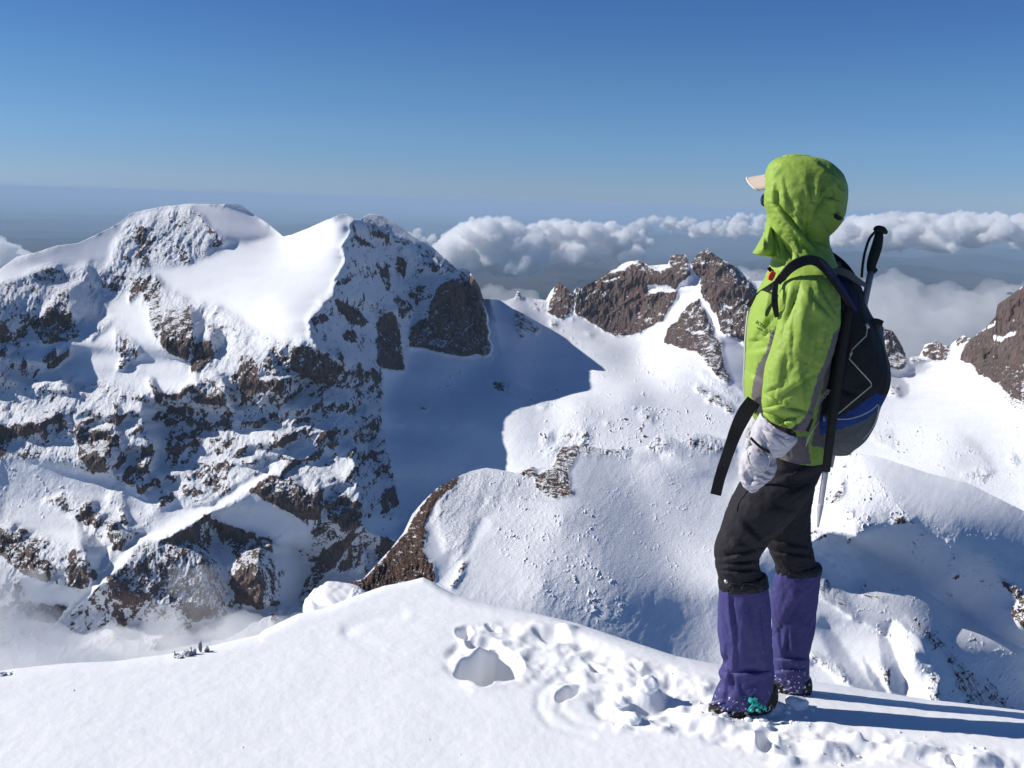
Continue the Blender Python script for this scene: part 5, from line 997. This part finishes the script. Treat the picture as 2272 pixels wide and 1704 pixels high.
# ---------------------------------------------------------------- clouds and mist: lumpy closed shells filled with droplets
def vol_mat(name, dens, col=(1, 1, 1), an=0.0):
    m = bpy.data.materials.new(name); m.use_nodes = True; t = m.node_tree; t.nodes.remove(t.nodes['Principled BSDF'])
    v = t.nodes.new('ShaderNodeVolumePrincipled'); v.inputs['Density'].default_value = dens; v.inputs['Color'].default_value = (*col, 1); v.inputs['Anisotropy'].default_value = an
    t.links.new(v.outputs[0], t.nodes['Material Output'].inputs['Volume']); return m
def puffs(name, items, D, voxel, material, amp=.22, fr=2.2, flat=None, depth=1.0, sub=4, fine=()):
    """items: (px, py, rx_px, ry_px[, D])"""
    parts = []
    for k, it in enumerate(items):
        d_ = it[4] if len(it) > 4 else D; c_ = at_range(it[0], it[1], d_); s = d_/F
        v, f = blob('p', (0, 0, 0), (1, 1, 1), None, seed=k*7+len(items), amp=amp, fr=fr, sub=sub)
        if flat: v[:, 2] = np.where(v[:, 2] < 0, v[:, 2]*flat, v[:, 2])
        parts.append((v*np.array([it[2]*s, max(it[2], it[3])*s*depth, it[3]*s])+c_, f))
    V, Fl = join(parts); o = mesh_obj(name, V, Fl, material)
    md = o.modifiers.new('merge', 'REMESH'); md.mode = 'VOXEL'; md.voxel_size = voxel; md.use_smooth_shade = True
    for sc_, st_ in fine:
        tx = bpy.data.textures.new(name+'_billow', 'CLOUDS'); tx.noise_scale = sc_; tx.noise_depth = 4; tx.noise_basis = 'BLENDER_ORIGINAL'
        dm = o.modifiers.new('billow', 'DISPLACE'); dm.texture = tx; dm.strength = st_; dm.mid_level = 0.5; dm.texture_coords = 'LOCAL'
    tag(o, kind='stuff'); return o
rs = np.random.RandomState(5)
def heap(x0, x1, ytop, ybase, n, r0, r1, D, jit=1500):
    """cumulus heap: ytop(x) outline, many cauliflower puffs"""
    out = []
    for _ in range(n):
        x = rs.uniform(x0, x1); u = (x-x0)/(x1-x0); top_ = np.interp(u, np.linspace(0, 1, len(ytop)), ytop)
        r = rs.uniform(r0, r1); y = rs.uniform(top_+r*.8, max(top_+r, ybase-r*.5)); out.append((x, y, r*1.2, r, D+rs.uniform(-jit, jit)))
    for u in np.linspace(0, 1, max(3, n//3)):
        x = x0+(x1-x0)*u; top_ = np.interp(u, np.linspace(0, 1, len(ytop)), ytop); r = rs.uniform(r0, r1)*.8
        out.append((x, top_+r*.9, r*1.1, r, D+rs.uniform(-jit, jit)*.5))
    return out
cl = heap(955, 1190, [575, 505, 486, 492, 520], 612, 90, 14, 34, 22000, 900)
cl += heap(1140, 1420, [520, 494, 490, 498, 500, 512], 585, 70, 10, 28, 26000, 1200)
cl += heap(1260, 1440, [540, 520, 530], 560, 20, 10, 20, 27000, 1200)
cl += heap(900, 960, [515, 508, 520], 540, 6, 5, 10, 30000)
cl += heap(1410, 1560, [492, 476, 480, 495], 520, 16, 6, 14, 34000)
cl += heap(1540, 1720, [500, 482, 474, 480], 530, 24, 6, 18, 34000)
cl += heap(1850, 2300, [500, 478, 472, 480, 476, 480, 486], 555, 80, 8, 26, 27000, 1500)
cl += heap(-60, 60, [520, 535, 560], 600, 10, 10, 24, 22000)
puffs('clouds', cl, 25000, 38, vol_mat('cloud_droplets', 0.0085), fine=((260, 300), (90, 120)), amp=.30, fr=2.6, flat=.6)['label'] = 'band of cumulus clouds floating over the lowland'
fg = [(2040, 760, 120, 90), (1960, 700, 90, 75), (2110, 720, 110, 70), (2200, 700, 80, 60), (1890, 800, 90, 100), (1930, 650, 40, 26), (2000, 640, 50, 24), (2060, 660, 40, 20), (2280, 680, 60, 50), (1680, 620, 70, 26), (1130, 680, 70, 30), (1090, 660, 40, 22), (1180, 690, 60, 20), (1620, 640, 60, 30)]
puffs('valley_cloud', fg, 5200, 20, vol_mat('valley_cloud_droplets', 0.004), fine=((180, 160), (60, 60)), amp=.35, fr=1.8, depth=.8)['label'] = 'soft cloud welling up behind the rocky ridges'
ms_ = [(-20, 1410, 130, 130), (70, 1480, 150, 90), (200, 1500, 160, 100), (330, 1490, 150, 105), (460, 1480, 140, 95), (560, 1440, 110, 65), (640, 1410, 80, 45), (300, 1430, 70, 50), (-60, 1290, 60, 120)]
puffs('mist', ms_, 1420, 10, vol_mat('mist_droplets', 0.015), fine=((60, 60),), amp=.35, fr=1.5, depth=.55)['label'] = 'mist lying in the valley below the left mountain'
ms2 = [(430, 1370, 60, 50), (380, 1400, 60, 45), (500, 1400, 60, 50), (470, 1310, 34, 40), (600, 1400, 50, 30), (250, 1450, 60, 40), (90, 1440, 70, 60), (400, 1290, 30, 30)]
puffs('mist', ms2, 1500, 8, vol_mat('thin_mist', 0.0058), fine=((50, 60),), amp=.5, fr=1.9, depth=.6)['label'] = 'thin wisps of mist drifting up the foot of the left mountain'

# ---------------------------------------------------------------- the air between
def box(name, x0, x1, y0, y1, z0, z1, material):
    V = [(x, y, z) for x in (x0, x1) for y in (y0, y1) for z in (z0, z1)]
    return mesh_obj(name, V, [(0, 1, 3, 2), (4, 6, 7, 5), (0, 4, 5, 1), (2, 3, 7, 6), (0, 2, 6, 4), (1, 5, 7, 3)], material, smooth=False)
hz = box('haze', -440000, 440000, -3000, 440000, -2750, 60, vol_mat('haze_air', 1.9e-5, (0.50, 0.70, 0.92)))
tag(hz, 'thin blue air between the peaks and the horizon', kind='stuff')
